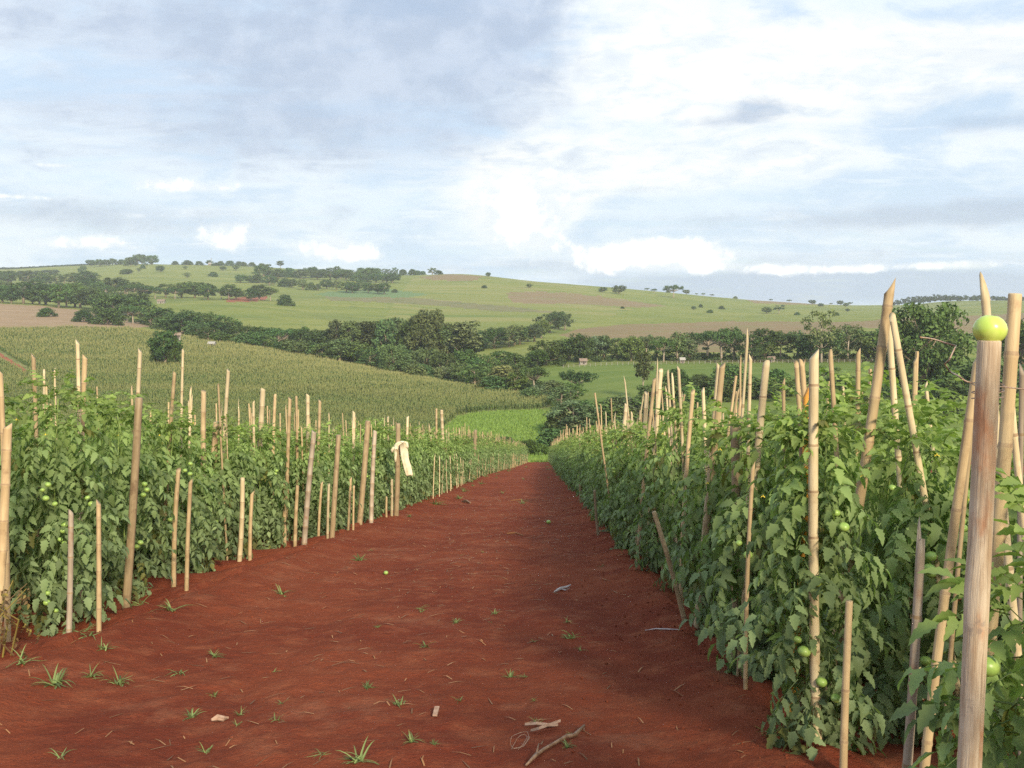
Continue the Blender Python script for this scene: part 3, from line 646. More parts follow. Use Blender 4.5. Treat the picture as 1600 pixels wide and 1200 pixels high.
# the deeper parts of the rows, behind the plants above and behind the viewer: one mass
def crop_mass():
    Vs, Fs, Cs = [], [], []; b = 0; r = random.Random(3)
    variants = []
    for i in range(3):
        me = joined_foliage('tmp', leaf_places(700 + i, 34, rad=.5), LEAF_LO, i)
        v = np.empty(len(me.vertices) * 3, np.float32); me.vertices.foreach_get('co', v); c = np.empty(len(me.vertices) * 4, np.float32); me.color_attributes[0].data.foreach_get('color', c)
        f = np.empty(len(me.polygons) * 3, np.int32); me.polygons.foreach_get('vertices', f); variants.append((v.reshape(-1, 3), f.reshape(-1, 3), c.reshape(-1, 4)[:, :3])); bpy.data.meshes.remove(me)
    spots = []
    for side in (1, -1):
        for j in range(-3, 104):
            y = (4.6 if side > 0 else 5.75) + j * ROWSTEP
            if y < .8: continue
            k0 = 0 if y < 2 else 5 if y < 9 else 3 if y < 24 else 2 if y < 55 else 1
            kn = 8 if y < 30 else 5 if y < 60 else 3
            for k in range(k0, kn):
                if j % 2 and y > 95: continue
                spots.append(((xr(y, k) if side > 0 else xl(y, k)), y))
    for (x, y) in spots:
        v, f, c = variants[r.randrange(3)]; a = r.uniform(0, 6.28); ca, sa = math.cos(a), math.sin(a); s = r.uniform(.95, 1.06)
        w = np.stack([v[:, 0] * ca - v[:, 1] * sa, v[:, 0] * sa + v[:, 1] * ca, v[:, 2]], 1) * s * np.array([1.15, 1.15, 1]); w += np.array([x, y, gz(x, y)])
        Vs.append(w); Fs.append(f + b); Cs.append(c); b += len(w)
    me = mesh_from('tomato_crop', np.concatenate(Vs), np.concatenate(Fs), [M_foliage]); C = np.concatenate(Cs)
    at = me.color_attributes.new('leafcol', 'FLOAT_COLOR', 'POINT'); at.data.foreach_set('color', np.concatenate([C, np.ones((len(C), 1))], 1).astype(np.float32).ravel())
    tag(link('tomato_crop', me), 'mass of tomato foliage deeper in the rows behind the row ends', 'tomato crop', kind='stuff')
crop_mass()

# ------------------------------------------------------------------ stakes and posts
def cane_mesh(L, r0, r1, tip='cut', node=.27, n=8, mat=None, seed=0, bend=0.012, name='bamboo_stake'):
    """a cane along +Z from 0 to L with swollen joints and a slanted, pointed or broken top"""
    r = random.Random(seed); mb = MB(); pts = []; rad = []; z = 0.0; zs = [0.0]
    nx = r.uniform(.1, node)
    while nx < L - .14:
        zs += [nx - .012, nx, nx + .012]; nx += node * r.uniform(.8, 1.15)
    zs.append(L - (.05 if tip == 'cut' else .10 if tip != 'flat' else .0)); js = set(zs[2:-1:3])
    bx, by = r.uniform(-bend, bend) * L, r.uniform(-bend, bend) * L
    vs = []; m = len(zs)
    for i, z in enumerate(zs):
        f = z / L; rr = r0 + (r1 - r0) * f
        if i % 3 == 2 and 0 < i < m - 1: rr *= 1.13
        cx, cy = bx * math.sin(math.pi * f), by * math.sin(math.pi * f)
        for k in range(n):
            a = 2 * math.pi * k / n; vs.append((cx + math.cos(a) * rr, cy + math.sin(a) * rr, z))
    ph = 0 if tip == 'sharp' else r.uniform(0, 6.28)
    top = []
    for k in range(n):
        a = 2 * math.pi * k / n; s = .5 + .5 * math.cos(a - ph)
        if tip == 'sharp': zz = L - .10 + .10 * s ** 1.3; q = 1 - .12 * s ** 4
        elif tip == 'cut': zz = L - .05 + .05 * s; q = 1.0
        elif tip == 'broken': zz = L - .10 + .16 * r.random(); q = .9
        else: zz = L + .004; q = .93
        top.append((math.cos(a) * r1 * q, math.sin(a) * r1 * q, zz))
    b = m * n; vs += top; fs = []
    for i in range(m):
        for k in range(n): fs.append((i * n + k, i * n + (k + 1) % n, (i + 1) * n + (k + 1) % n, (i + 1) * n + k))
    vs.append((sum(t[0] for t in top) / n, sum(t[1] for t in top) / n, sum(t[2] for t in top) / n - .01)); c = len(vs) - 1
    for k in range(n): fs.append((b + k, b + (k + 1) % n, c))
    mb.add(vs, fs)
    for i in range(m):
        if i % 3 == 2 and 0 < i < m - 1:
            for k in range(n): mb.mi[i * n + k] = 1
    return mb.mesh(name, [mat or M_pale, M_node], True)
def post_mesh(L, r0, r1, mat, seed=0, n=12, name='wooden_post', seam=False):
    r = random.Random(seed); mb = MB(); m = 16; vs = []; fs = []
    kn = [(r.uniform(.1, .9), r.uniform(0, 6.28), r.uniform(.10, .22)) for _ in range(4)]
    bx, by = r.uniform(-.012, .012) * L, r.uniform(-.012, .012) * L
    for i in range(m + 1):
        f = i / m; z = f * L; rr = r0 + (r1 - r0) * f
        for k in range(n):
            a = 2 * math.pi * k / n; q = 1 + .035 * math.sin(3 * a + 4 * f) + r.uniform(-.02, .02) * (.3 if seam else 1)
            for (kf, ka, kh) in kn: q += kh * math.exp(-((f - kf) / .035) ** 2) * max(0, math.cos(a - ka)) ** 3
            if seam and k == 0: q -= .42
            vs.append((bx * math.sin(math.pi * f) + math.cos(a) * rr * q, by * math.sin(math.pi * f) + math.sin(a) * rr * q, z))
    for i in range(m):
        for k in range(n): fs.append((i * n + k, i * n + (k + 1) % n, (i + 1) * n + (k + 1) % n, (i + 1) * n + k))
    b = m * n; e = len(vs)
    for k in range(n): x, y, z = vs[b + k]; vs.append((x * .9, y * .9, z + r0 * .12))
    for k in range(n): fs.append((b + k, b + (k + 1) % n, e + (k + 1) % n, e + k))
    fs.append(tuple(e + k for k in range(n)))
    mb.add(vs, fs); return mb.mesh(name, [mat], True)
def aim(o, base, top):
    d = Vector(top) - Vector(base); o.rotation_mode = 'QUATERNION'; o.rotation_quaternion = d.to_track_quat('Z', 'Y') @ Quaternion((0, 0, 1), rnd.uniform(0, 6.28)); o.location = base
SID = [0]
def stake(x0, y0, x1, y1, D, w, kind, label, tip='cut', ext=True, cat='stake', spin=None, dy=0.0, clear=False, face=None, lk=.45):
    """a stake whose top shows at (x0,y0) and lower point at (x1,y1); D None: the lower point stands on the path"""
    SID[0] += 1
    if D is None:
        B = ground_hit(x1, y1); D = B.y; ext = False; B.z = gz(B.x, B.y)
    else: B = P(x1, y1, D)
    if ext and not clear:
        xm = (x0 + x1) / 2
        if xm > 900: D = max(D, (1.42 if xm < 1140 else 1.3) * F / (xm - 848))
        elif xm < 800:
            for _ in range(12): D = max(D, (.42 - float(np.interp(D, ELY, ELU))) * F / (848 - xm))
        B = P(x1, y1, D)
    T = P(x0, y0, D + dy)
    if ext:
        d = (B - T) / (B - T).length; k = 0.0; q = B.copy(); d = d if clear else Vector((d.x * lk, d.y, d.z)).normalized()
        while q.z > gz(q.x, q.y) and k < 6: q = q + d * .03; k += .03
        B = q
    B = B + (B - T).normalized() * .08
    L = (T - B).length; rad = w * D / F / 2 * (.86 if D > 6 else .94)
    mats = dict(pale=M_pale, tan=M_tan, grey=M_grey, post=M_post, bark=M_bark, smooth=M_smoothpost, orange=M_orange)
    if kind in ('post', 'bark', 'smooth'): me = post_mesh(L, rad * 1.08, rad * .95, mats[kind], SID[0], seam=(kind == 'smooth'), n=40 if kind == 'smooth' else 12); nm = 'wooden_post'; c = 'post'
    else: me = cane_mesh(L, rad * 1.05, rad * .92, tip, mat=mats[kind], seed=SID[0], n=10 if D < 10 else 7); nm = 'bamboo_stake'; c = 'stake'
    o = link(nm, me); aim(o, B, T)
    if face is not None:
        q0 = (T - B).to_track_quat('Z', 'Y'); l = q0.inverted() @ Vector(face); o.rotation_quaternion = q0 @ Quaternion((0, 0, 1), math.atan2(l.y, l.x))
    if spin is not None: o.rotation_quaternion = (T - B).to_track_quat('Z', 'Y') @ Quaternion((0, 0, 1), spin)
    tag(o, label, c); return o
# left side, standing on the path edge
stake(111, 795, 108, 1008, None, 10, 'grey', 'short greyish cane standing before green fruit, first on the left path edge')
stake(154, 780, 155, 1004, None, 9, 'tan', 'short tan cane standing by itself second along the left path edge')
stake(217, 622, 197, 964, None, 14, 'post', 'thick brown post leaning slightly at the left path edge, nearest of the tall posts there')
stake(279, 731, 272, 925, None, 9, 'tan', 'short cane left of a thinner one, third along the left path edge')
stake(298, 748, 292, 938, None, 8, 'tan', 'thin short cane ending orange at its foot, fourth along the left path edge')
stake(339, 660, 323, 868, None, 13, 'post', 'tall brown post rising from leaves between two pairs of short canes on the left')
stake(379, 745, 374, 884, None, 9, 'pale', 'pale short cane beside a thinner one, right of the second tall brown post')
stake(394, 767, 391, 884, None, 7, 'tan', 'thinner short cane close to the right of a pale one, before the third row end')
stake(445, 753, 445, 854, None, 7, 'tan', 'upright short cane on the left path edge, left of an orange tinted one')
stake(465, 757, 461, 856, None, 7, 'tan', 'orange tinted short cane beside the foot of a tall grey post')
stake(491, 672, 475, 858, None, 10, 'grey', 'tall grey cane leaning right from the path edge between short canes')
stake(503, 752, 498, 850, None, 5, 'tan', 'thin short cane just right of the tall grey leaning cane')
stake(514, 755, 512, 851, None, 5, 'pale', 'pale thin short cane, right one of a close pair by the tall grey leaning cane')
stake(529, 680, 519, 849, None, 9, 'post', 'brown tall post leaning right, second of the far tall posts on the left')
stake(548, 745, 544, 834, None, 5, 'tan', 'thin tan short cane left of a similar one, before the tall pair of posts')
stake(553, 758, 552, 836, None, 4, 'tan', 'very thin short cane directly left of the tall pair of posts')
stake(575, 658, 562, 828, None, 10, 'post', 'tall post leaning right, left one of the pair near the hanging cream cloth')
stake(586, 672, 580, 825, None, 8, 'grey', 'tall grey post, right one of the pair near the hanging cream cloth')
stake(612, 748, 612, 813, None, 5, 'pale', 'short pale yellow cane standing under the hanging cream cloth')
stake(604, 775, 604, 815, None, 4, 'tan', 'lowest thin cane left of the yellow one under the hanging cloth')
clothpost = stake(622, 662, 619, 812, None, 9, 'post', 'dark brown post that carries the hanging cream cloth')
stake(743, 672, 739, 750, None, 6, 'post', 'leaning brown post past the hanging cloth, at the far left path edge')
# left edge posts
stake(12, 660, -3, 925, 7.3, 17, 'tan', 'thick tan post cut off by the left edge of the picture', clear=True)
stake(0, 575, 8, 860, 7.6, 10, 'tan', 'thin tall cane behind the thick post at the left edge of the picture')
stake(10, 840, 8, 940, 7.7, 9, 'bark', 'dark thin stump between the left edge posts and a withered plant')
# left side canes standing out above the leaves
LT = [(121, 530, 117, 660, 9.0, 7, 'pale', 'tallest pale cane above the nearest left tomato plants'), (133, 553, 128, 660, 9.6, 10, 'tan', 'thick cane close to the right of the tallest pale one on the left'),
      (52, 552, 51, 660, 10, 8, 'tan', 'upright cane before the red lane in the corn at far left'), (69, 576, 68, 660, 10.6, 5, 'pale', 'thin pale cane right of the upright one before the red lane'),
      (85, 574, 80, 660, 10.8, 4, 'pale', 'slightly tilted thin cane between the upright cane and the tallest pale one'), (219, 544, 208, 660, 10.5, 8, 'pale', 'tall pale cane leaning right above the nearest tall brown post on the left'),
      (286, 545, 285, 690, 11.5, 5, 'pale', 'tall thin upright cane against the corn below the lone corn field tree'), (273, 580, 262, 690, 12, 7, 'tan', 'cane leaning beside the tall thin upright one on the left'),
      (318, 609, 318, 670, 12.4, 10, 'tan', 'stout short-topped cane above leaves left of a leaning pair'), (357, 576, 346, 680, 13, 7, 'pale', 'tall cane leaning right over the left tomato rows against corn'),
      (341, 599, 347, 680, 13.5, 4, 'tan', 'thin cane leaning left that crosses a tall leaning one on the left'), (411, 606, 404, 720, 15, 10, 'pale', 'broad pale split cane above the left rows beside the third brown post'),
      (396, 625, 395, 700, 15.5, 5, 'pale', 'short pale tip between leaves left of the broad split cane'), (430, 615, 427, 690, 16, 6, 'tan', 'dark-tipped cane right of the broad split one on the left'),
      (453, 620, 450, 690, 17, 7, 'tan', 'left cane of a brown pair in the middle of the left rows'), (463, 618, 462, 690, 17.3, 5, 'tan', 'right cane of a brown pair in the middle of the left rows'),
      (481, 615, 477, 720, 18, 7, 'pale', 'tall pale cane rising in the middle of the left rows'), (500, 624, 497, 690, 19, 6, 'tan', 'brown cane just right of the tall pale one amid the left rows'),
      (553, 642, 552, 710, 21, 6, 'pale', 'pale cane above leaves left of the pair of tall posts'), (606, 650, 606, 700, 24, 4, 'pale', 'thin pale cane tip behind and left of the hanging cloth'),
      (637, 650, 636, 710, 25, 5, 'pale', 'pale cane right behind the hanging cream cloth'), (690, 640, 695, 718, 30, 6, 'pale', 'tall pale cane leaning left beyond the hanging cloth'), (682, 638, 683, 690, 31, 4, 'tan', 'brown upright cane close left of the tall pale one beyond the cloth')]
for a in LT: stake(*a[:7], a[7])
# right side
stake(1272, 545, 1277, 1180, 4.74, 17, 'pale', 'thick pale straight cane with dark tie rings standing in the bushy plant at right', tip='cut', clear=True)
stake(1393, 432, 1325, 740, 5.5, 17, 'tan', 'pointed brown cane leaning right, highest against the sky', tip='sharp', face=(1, -.3, 0))
stake(1393, 488, 1472, 790, 5.4, 12, 'pale', 'long pale cane leaning left, right leg of the crossed canes')
stake(1388, 495, 1410, 625, 6.0, 11, 'pale', 'shorter pale cane between the legs of the crossed canes')
tomato_post = stake(1546, 534, 1513, 1215, 2.3, 38, 'smooth', 'thick smooth post with a green tomato balanced on its top', dy=-0.05, clear=True, face=(.42, -.9, 0))
stake(1586, 461, 1556, 660, 2.75, 24, 'tan', 'stout cane with rounded top leaning right behind the thick tomato post', tip='flat')
stake(1536, 423, 1566, 560, 3.2, 15, 'pale', 'sharp pale cane rising to the left behind the balanced tomato', tip='sharp', face=(-1, -.3, 0))
stake(1531, 545, 1503, 680, 3.4, 16, 'tan', 'cane leaning right, close left of the thick tomato post')
stake(1527, 590, 1512, 700, 4.2, 8, 'tan', 'thin cane parallel behind the one left of the tomato post')
stake(1572, 545, 1604, 660, 3.6, 12, 'pale', 'pale cane leaning left at the right edge beyond the tomato post')
stake(1574, 575, 1592, 690, 4.4, 8, 'tan', 'thinner cane below the one leaning at the right edge')
stake(1597, 567, 1600, 660, 4.0, 9, 'grey', 'greyish cane tip cut by the right edge of the picture')
stake(1440, 826, 1414, 1215, 3.5, 16, 'grey', 'grey weathered cane with a splintered top standing free before the right plants', tip='broken', clear=True)
stake(1327, 940, 1318, 1210, 4.35, 13, 'tan', 'tan cane cut square, standing before the bushy plant at lower right', tip='flat', clear=True)
stake(1198, 562, 1176, 760, 6.5, 14, 'pale', 'pale cane leaning right, left of the thick straight one among right rows')
stake(1262, 592, 1233, 715, 4.95, 14, 'orange', 'bright orange split cane among the right rows', tip='sharp', lk=-.1, face=(1, 0, 0))
stake(1252, 560, 1262, 680, 5.9, 10, 'tan', 'cane close left of the thick straight pale one')
stake(1148, 662, 1148, 760, 7.0, 17, 'post', 'round brown post with a flat top among leaves in the right rows')
stake(1256, 658, 1254, 810, 5.15, 17, 'bark', 'stump with flaking bark left of the thick straight cane', clear=True)
stake(1173, 552, 1175, 640, 7.2, 7, 'pale', 'upright pale cane rising left of the leaning pale one in the right rows')
stake(1297, 545, 1311, 740, 6.1, 9, 'tan', 'slender dark-jointed cane just right of the thick straight pale one')
stake(1244, 563, 1262, 690, 6.6, 9, 'tan', 'cane leaning left behind the orange split one')
stake(1341, 543, 1334, 660, 6.8, 9, 'tan', 'upright tan cane between the slender one and the highest pointed one')
stake(1224, 590, 1231, 660, 7.4, 7, 'tan', 'small cane between the leaning pale one and the orange split one')
stake(1317, 600, 1321, 670, 7.6, 6, 'pale', 'short pale tip left of the upright tan cane in the right rows')
stake(1346, 610, 1335, 690, 8.4, 8, 'tan', 'tilted brown cane behind the highest pointed one', tip='broken')
stake(1430, 557, 1424, 650, 7.8, 7, 'tan', 'brown cane right of the crossed canes against the green field')
stake(1446, 595, 1458, 660, 8.2, 7, 'pale', 'small cane leaning left between the crossed canes and the tomato post')
stake(1129, 566, 1108, 720, 7.7, 12, 'tan', 'dark-edged cane leaning right, split at its top, left of the flat brown post')
stake(1123, 567, 1112, 640, 8.4, 8, 'pale', 'pale half of the split-topped leaning pair in the right rows')
stake(1060, 571, 1066, 640, 10, 6, 'pale', 'tall pale cane leaning left against the green field in the right rows')
stake(1043, 577, 1046, 640, 10.6, 5, 'pale', 'thin cane behind and left of the tall one leaning left')
stake(1033, 575, 1024, 660, 11, 9, 'pale', 'stout pale cane leaning right at the middle of the right rows')
stake(1023, 590, 1012, 660, 11.5, 7, 'tan', 'brown cane left of the stout pale one in the right rows')
stake(1010, 611, 1002, 690, 12, 8, 'pale', 'pale cane leaning right, lower and left of the stout one')
stake(979, 630, 966, 715, 13.5, 8, 'pale', 'pale leaning cane where the right rows begin to recede')
stake(987, 642, 988, 690, 14, 4, 'pale', 'short thin cane right of the leaning one where the right rows recede')
stake(1098, 605, 1101, 660, 9.4, 7, 'pale', 'short pale cane tip right of the tall one leaning left')
stake(1083, 608, 1078, 660, 9.8, 8, 'tan', 'brown cane tip between leaves behind the split-topped pair')
stake(1157, 622, 1156, 700, 8.6, 10, 'tan', 'jagged broad cane behind the flat topped brown post', tip='broken')
stake(1022, 800, 1069, 986, None, 9, 'tan', 'cane leaning left over the path edge on the right, standing clear of the leaves', tip='flat')
stake(1177, 720, 1165, 1100, None, 8, 'tan', 'long thin cane standing at the right path edge before two large green fruit')
stake(1163, 915, 1153, 1076, None, 6, 'tan', 'thin reddish cane left of the long thin one at the right path edge')
stake(1010, 778, 1001, 862, 11.2, 6, 'tan', 'short leaning cane half hidden in leaves behind the clear leaning one')
stake(1037, 790, 1036, 850, 10.2, 6, 'post', 'small brown stub among leaves above the clear leaning cane')
stake(929, 766, 935, 842, None, 5, 'post', 'dark short cane at the foot of the right rows midway down the path')
stake(906, 738, 908, 790, None, 5, 'post', 'brown short cane low on the right rows far down the path')
stake(1025, 726, 1024, 780, 11, 6, 'tan', 'cane tip among leaves left of the flat brown post, above the leaning cane')

# remaining canes in the rows
STK = [cane_mesh(1.0, .016, .014, t, node=.13, n=6, mat=m, seed=i, name='bamboo_stake') for i, (t, m) in enumerate([('cut', M_pale), ('cut', M_tan), ('flat', M_tan), ('sharp', M_pale)])]
def far_stake(x, y, L, lean, label, group, i, w=1.0):
    o = link('bamboo_stake', STK[i % 4], loc=(x, y, gz(x, y) - .05), rot=(rnd.gauss(0, lean), rnd.gauss(0, lean), rnd.uniform(0, 6.28)), scale=(w, w, L))
    tag(o, label, 'stake', group); return o
n_st = 0
stuffV, stuffF = [], []
def stuff_stake(mb, x, y, L):
    z = gz(x, y); mb.tube([(x, y, z), (x + rnd.gauss(0, .06), y + rnd.gauss(0, .06), z + L)], [.02, .017], 4)
far_mb = MB()
for side, nm in ((1, 'right'), (-1, 'left')):
    for j in range(0, 120):
        y = (10.6 if side > 0 else 13.25) + j * ROWSTEP
        if y > 158: break
        for k in range(6 if y > 52 else 5):
            x = (xr(y, k) if side > 0 else xl(y, k)) + rnd.uniform(-.1, .1); L = rnd.uniform(2.0, 2.65) + (.45 if y > 50 else 0)
            if y < 52 and k < 3:
                far_stake(x, y + rnd.uniform(-.2, .2), L, .075 if side > 0 else .045, f'tan cane tip above the leaves of the {nm} tomato rows midway down', f'canes in the {nm} rows midway down', n_st, rnd.uniform(.75, 1.1)); n_st += 1
            else: stuff_stake(far_mb, x, y + rnd.uniform(-.4, .4), L)
        if side < 0 and 30 < y:
            x = lane(y) + float(np.interp(y, ELY, ELU)) + rnd.uniform(-.02, .12); L = rnd.uniform(1.1, 1.5)
            if y < 90:
                far_stake(x, y, L, .05, 'short cane at a far row end on the left path edge, beyond the hanging cloth', 'short canes at far left row ends', n_st, 1.1); n_st += 1
            else: stuff_stake(far_mb, x, y, L)
for i in range(16):
    y = 8.2 + i * .85; k = i % 2; o = far_stake(xr(y, k) + rnd.uniform(-.25, .1), y, rnd.uniform(2.25, 2.7), .02, f'{ORD[i]} cane from the near end among the thin leaning canes midway along the right rows', 'leaning canes in the right rows', i, rnd.uniform(.8, 1.15))
    o.rotation_euler = (rnd.uniform(-.05, .05), rnd.choice((-1, 1)) * rnd.uniform(.04, .17), rnd.uniform(-.5, .5))
tag(link('bamboo_stakes', far_mb.mesh('bamboo_stakes', [M_tan])), 'many small canes in the farthest tomato rows at the bottom of the path', 'stakes', kind='stuff')

# ------------------------------------------------------------------ things on and around the posts
def balanced_tomato():
    c = P(1547, 515, 2.26); me = fruit_mesh(.0365, M_fruitpale); o = link('tomato', me, loc=c, scale=(1.0, 1.0, 1.12)); o.rotation_euler = (.12, .08, .4)
    tag(o, 'shiny pale green tomato balanced on top of the thick post', 'tomato'); return o
balanced_tomato()
def wires():
    mb = MB(); D = 2.27
    pts = [(1438, 527), (1462, 531), (1494, 540), (1490, 548), (1484, 560), (1476, 570), (1482, 577), (1492, 586), (1503, 590), (1512, 598), (1526, 600)]
    Q = [P(x, y, D + .10 * math.sin(i * 1.3)) for i, (x, y) in enumerate(pts)]
    S2 = []
    for i in range(len(Q) - 1):
        for t in (0, .5): S2.append(Q[i].lerp(Q[i + 1], t) + Vector((0, 0, .002 * math.sin(i * 3 + t))))
    mb.tube(S2, [.0018] * len(S2), 5)
    tag(link('wire', mb.mesh('wire', [M_wire], True)), 'thin curly wire end sticking out left of the thick tomato post', 'wire')
    for dz in (0, .016, .03):
        mb = MB(); c = P(1544, 601, 2.28) - Vector((0, 0, dz)); pts = []
        for k in range(25):
            a = 2 * math.pi * k / 24; pts.append(c + Vector((math.cos(a) * .0335, math.sin(a) * .0335, .003 * math.sin(a + dz * 90))))
        mb.tube(pts, [.0014] * 25, 4); link('wire_tie', mb.mesh('wire_tie', [M_wire], True)).parent = tomato_post
    bpy.context.view_layer.update()
    for ch in tomato_post.children: ch.matrix_parent_inverse = tomato_post.matrix_world.inverted()
    # the wire strung on from the post to the right
    mb = MB(); mb.tube([P(1562, 604, 2.3), P(1600, 608, 2.5), P(1660, 614, 2.7)], [.0016] * 3, 5)
    tag(link('wire', mb.mesh('wire', [M_wire])), 'thin wire strung from the thick post towards the right edge', 'wire')
wires()

def hanging_cloth():
    D = ground_hit(619, 812).y - .12; s = D / F
    def strip(pts, wid, thick, seed):
        """a limp closed tube of cloth with folds running along it"""
        r = random.Random(seed); vs = []; fs = []; n = 28; m = len(pts)
        ph = [r.uniform(0, 6.28) for _ in range(3)]
        for i, p in enumerate(pts):
            f = i / (m - 1)
            for k in range(n):
                a = 2 * math.pi * k / n; q = 1 + .13 * math.sin(5 * a + ph[0] + 1.5 * f) + .08 * math.sin(9 * a + ph[1] - 2 * f) + .04 * math.sin(14 * f + 2 * a)
                vs.append(p + Vector((math.cos(a) * wid[i] * q, math.sin(a) * thick[i] * q, .01 * math.sin(3 * a + 5 * f))))
        for i in range(m - 1):
            for k in range(n): fs.append((i * n + k, i * n + (k + 1) % n, (i + 1) * n + (k + 1) % n, (i + 1) * n + k))
        fs.append(tuple(range(n))); fs.append(tuple((m - 1) * n + k for k in range(n))); mb = MB(); mb.add(vs, fs); return mb
    root = link('cloth', None, loc=P(625, 690, D)); tag(root, 'cream cloth knotted round a dark post and hanging down over the left tomato row', 'cloth')
    def lp(x, y): return P(x, y, D) - root.location
    W_ = lambda px: px * s * .85
    a = strip([lp(629, 693), lp(631, 705), lp(633, 718), lp(636, 730), lp(639, 741), lp(639, 743)], [W_(x) for x in (5.5, 7, 6.8, 7, 6.5, 5.5)], [W_(x) for x in (4, 4.5, 4, 3.6, 3.2, 2.5)], 1)
    link('hanging_end', a.mesh('hanging_end', [M_cloth], True), root)
    k = strip([lp(619, 702), lp(620, 696), lp(624, 692), lp(628, 690), lp(632, 691), lp(635, 697), lp(636, 700)], [W_(x) for x in (3, 5, 6.5, 7, 6, 4, 2)], [W_(x) for x in (3, 5, 6, 6, 5, 3, 2)], 2)
    link('knot', k.mesh('knot', [M_cloth], True), root)
    c = strip([lp(622, 696), lp(616, 699), lp(613, 703), lp(613, 707)], [W_(x) for x in (4, 3.6, 2.6, 1.2)], [W_(x) for x in (3, 2.6, 2, 1)], 3)
    link('sleeve_end', c.mesh('sleeve_end', [M_cloth], True), root)
    e = strip([lp(618, 700), lp(618.5, 709), lp(618, 716), lp(618, 722)], [W_(x) for x in (2.4, 2.2, 1.9, 1.4)], [W_(x) for x in (2, 1.6, 1.4, 1)], 4)
    link('narrow_end', e.mesh('narrow_end', [M_cloth], True), root)
hanging_cloth()

# ------------------------------------------------------------------ weeds, litter and scraps on the path
def tuft_mesh(seed, n, L, spread, name='weed_tuft', mat=None, wid=.010):
    r = random.Random(seed); mb = MB()
    for k in range(n):
        a = r.uniform(0, 6.28); l = L * r.uniform(.5, 1.1); lean = r.uniform(.5, 1.0) * spread; w = wid * r.uniform(.6, 1.2); bx, by = r.gauss(0, .028), r.gauss(0, .018)
        d = Vector((math.cos(a), math.sin(a), 0)); sidev = Vector((-math.sin(a), math.cos(a), 0)); vs = []
        for i in range(5):
            f = i / 4; out = l * (lean * f); up = l * (f * math.sqrt(max(.05, 1 - min(.95, lean) ** 2)) - .62 * lean * f * f); ww = w * (1 - f ** 2) + .0006
            c = Vector((bx, by, 0)) + d * out + Vector((0, 0, max(up, .003 + .006 * f)))
            vs += [c - sidev * ww, c + Vector((0, 0, -ww * .5)), c + sidev * ww]
        fs = []
        for i in range(4):
            for q in (0, 1): fs.append((i * 3 + q, i * 3 + q + 1, i * 3 + 4 + q, i * 3 + 3 + q))
        mb.add(vs, fs)
    return mb.mesh(name, [mat or M_weed])
TUFT = [tuft_mesh(i, 16 + 4 * (i % 3), .24, .97, wid=.0085) for i in range(5)]
THIN = [tuft_mesh(20 + i, 9, .25, 1.0, wid=.007) for i in range(3)]
def tuft(px, py, s, label, group=None, thin=False, i=0):
    g = ground_hit(px, py); s *= .82; o = link('grass_tuft', (THIN if thin else TUFT)[i % (3 if thin else 5)], loc=(g.x, g.y, gz(g.x, g.y)), rot=(0, 0, rnd.uniform(0, 6.28)), scale=s)
    tag(o, label, 'weed', group)
tuft(565, 1188, .85, 'largest green grass tuft at the bottom middle of the path', i=0)
tuft(88, 1078, 1.15, 'spreading weed with broad blades on the near left soil', i=1)
tuft(30, 1062, 1.2, 'long bladed weed near the withered plant at the left edge', thin=True, i=0)
tuft(185, 1068, .85, 'dense small grass clump right of the spreading weed', i=2)
tuft(142, 1062, .7, 'small grass clump between the spreading weed and the dense clump', i=3)
tuft(165, 1030, .7, 'leafy weed just below the second short cane on the left', i=4)
tuft(280, 1048, .8, 'forked grass blades flat on the soil left of centre', thin=True, i=1)
tuft(335, 1026, .6, 'little star-shaped grass tuft right of the forked blades', i=1)
tuft(270, 968, 1.3, 'drooping long grass at the foot of the fourth short cane', thin=True, i=2)
tuft(225, 960, 1.3, 'long thin blades round the foot of the nearest tall brown post', thin=True, i=0)
tuft(118, 1000, 1.4, 'pale grass bunch around the first short grey cane', i=0)
tuft(140, 1012, 1.1, 'curved grass blades between the two nearest short canes', thin=True, i=1)
tuft(300, 1112, .6, 'flat green sprig on the soil beside a pale scrap at lower left', i=2)
tuft(372, 1112, .5, 'upright sprout right of the pale scrap at lower left', thin=True, i=0)
tuft(665, 1012, .8, 'grass lying flat in the middle of the path', thin=True, i=2)
tuft(893, 997, .8, 'grass tuft right of the path middle, below the plastic twist', i=3)
tuft(885, 975, .5, 'small sprout above the tuft at the right path middle', thin=True, i=0)
tuft(560, 875, 1.2, 'pale grass clump ahead of the left row where the soil turns bright', i=4)
tuft(440, 930, .9, 'grass sprig on the bright soil near the left rows', i=0)
tuft(655, 952, .7, 'small flat tuft near the path middle', thin=True, i=1)
tuft(505, 1180, .5, 'little sprig left of the largest tuft', thin=True, i=1)
tuft(440, 1098, .4, 'tiny sprout in the lower left middle of the path', thin=True, i=2)
tuft(96, 1180, .6, 'sprig at the lower left corner of the path', thin=True, i=1)
tuft(620, 1104, .5, 'flat yellowish sprig above and right of the largest tuft', i=3)
tuft(1195, 1180, .8, 'wispy grass by the lower right plants', thin=True, i=0)
tuft(886, 1170, .4, 'tiny green sprout below the thick twig', i=1)
for i in range(34):
    px = rnd.uniform(300, 980); py = rnd.uniform(790, 1190)
    u = ground_hit(px, py); uu = u.x - lane(u.y)
    if not (XL + .2 < uu < XR - .15): continue
    tuft(px, py, rnd.uniform(.25, .55), 'tiny scattered weed sprout on the red path', 'tiny weed sprouts on the path', rnd.random() < .6, i)
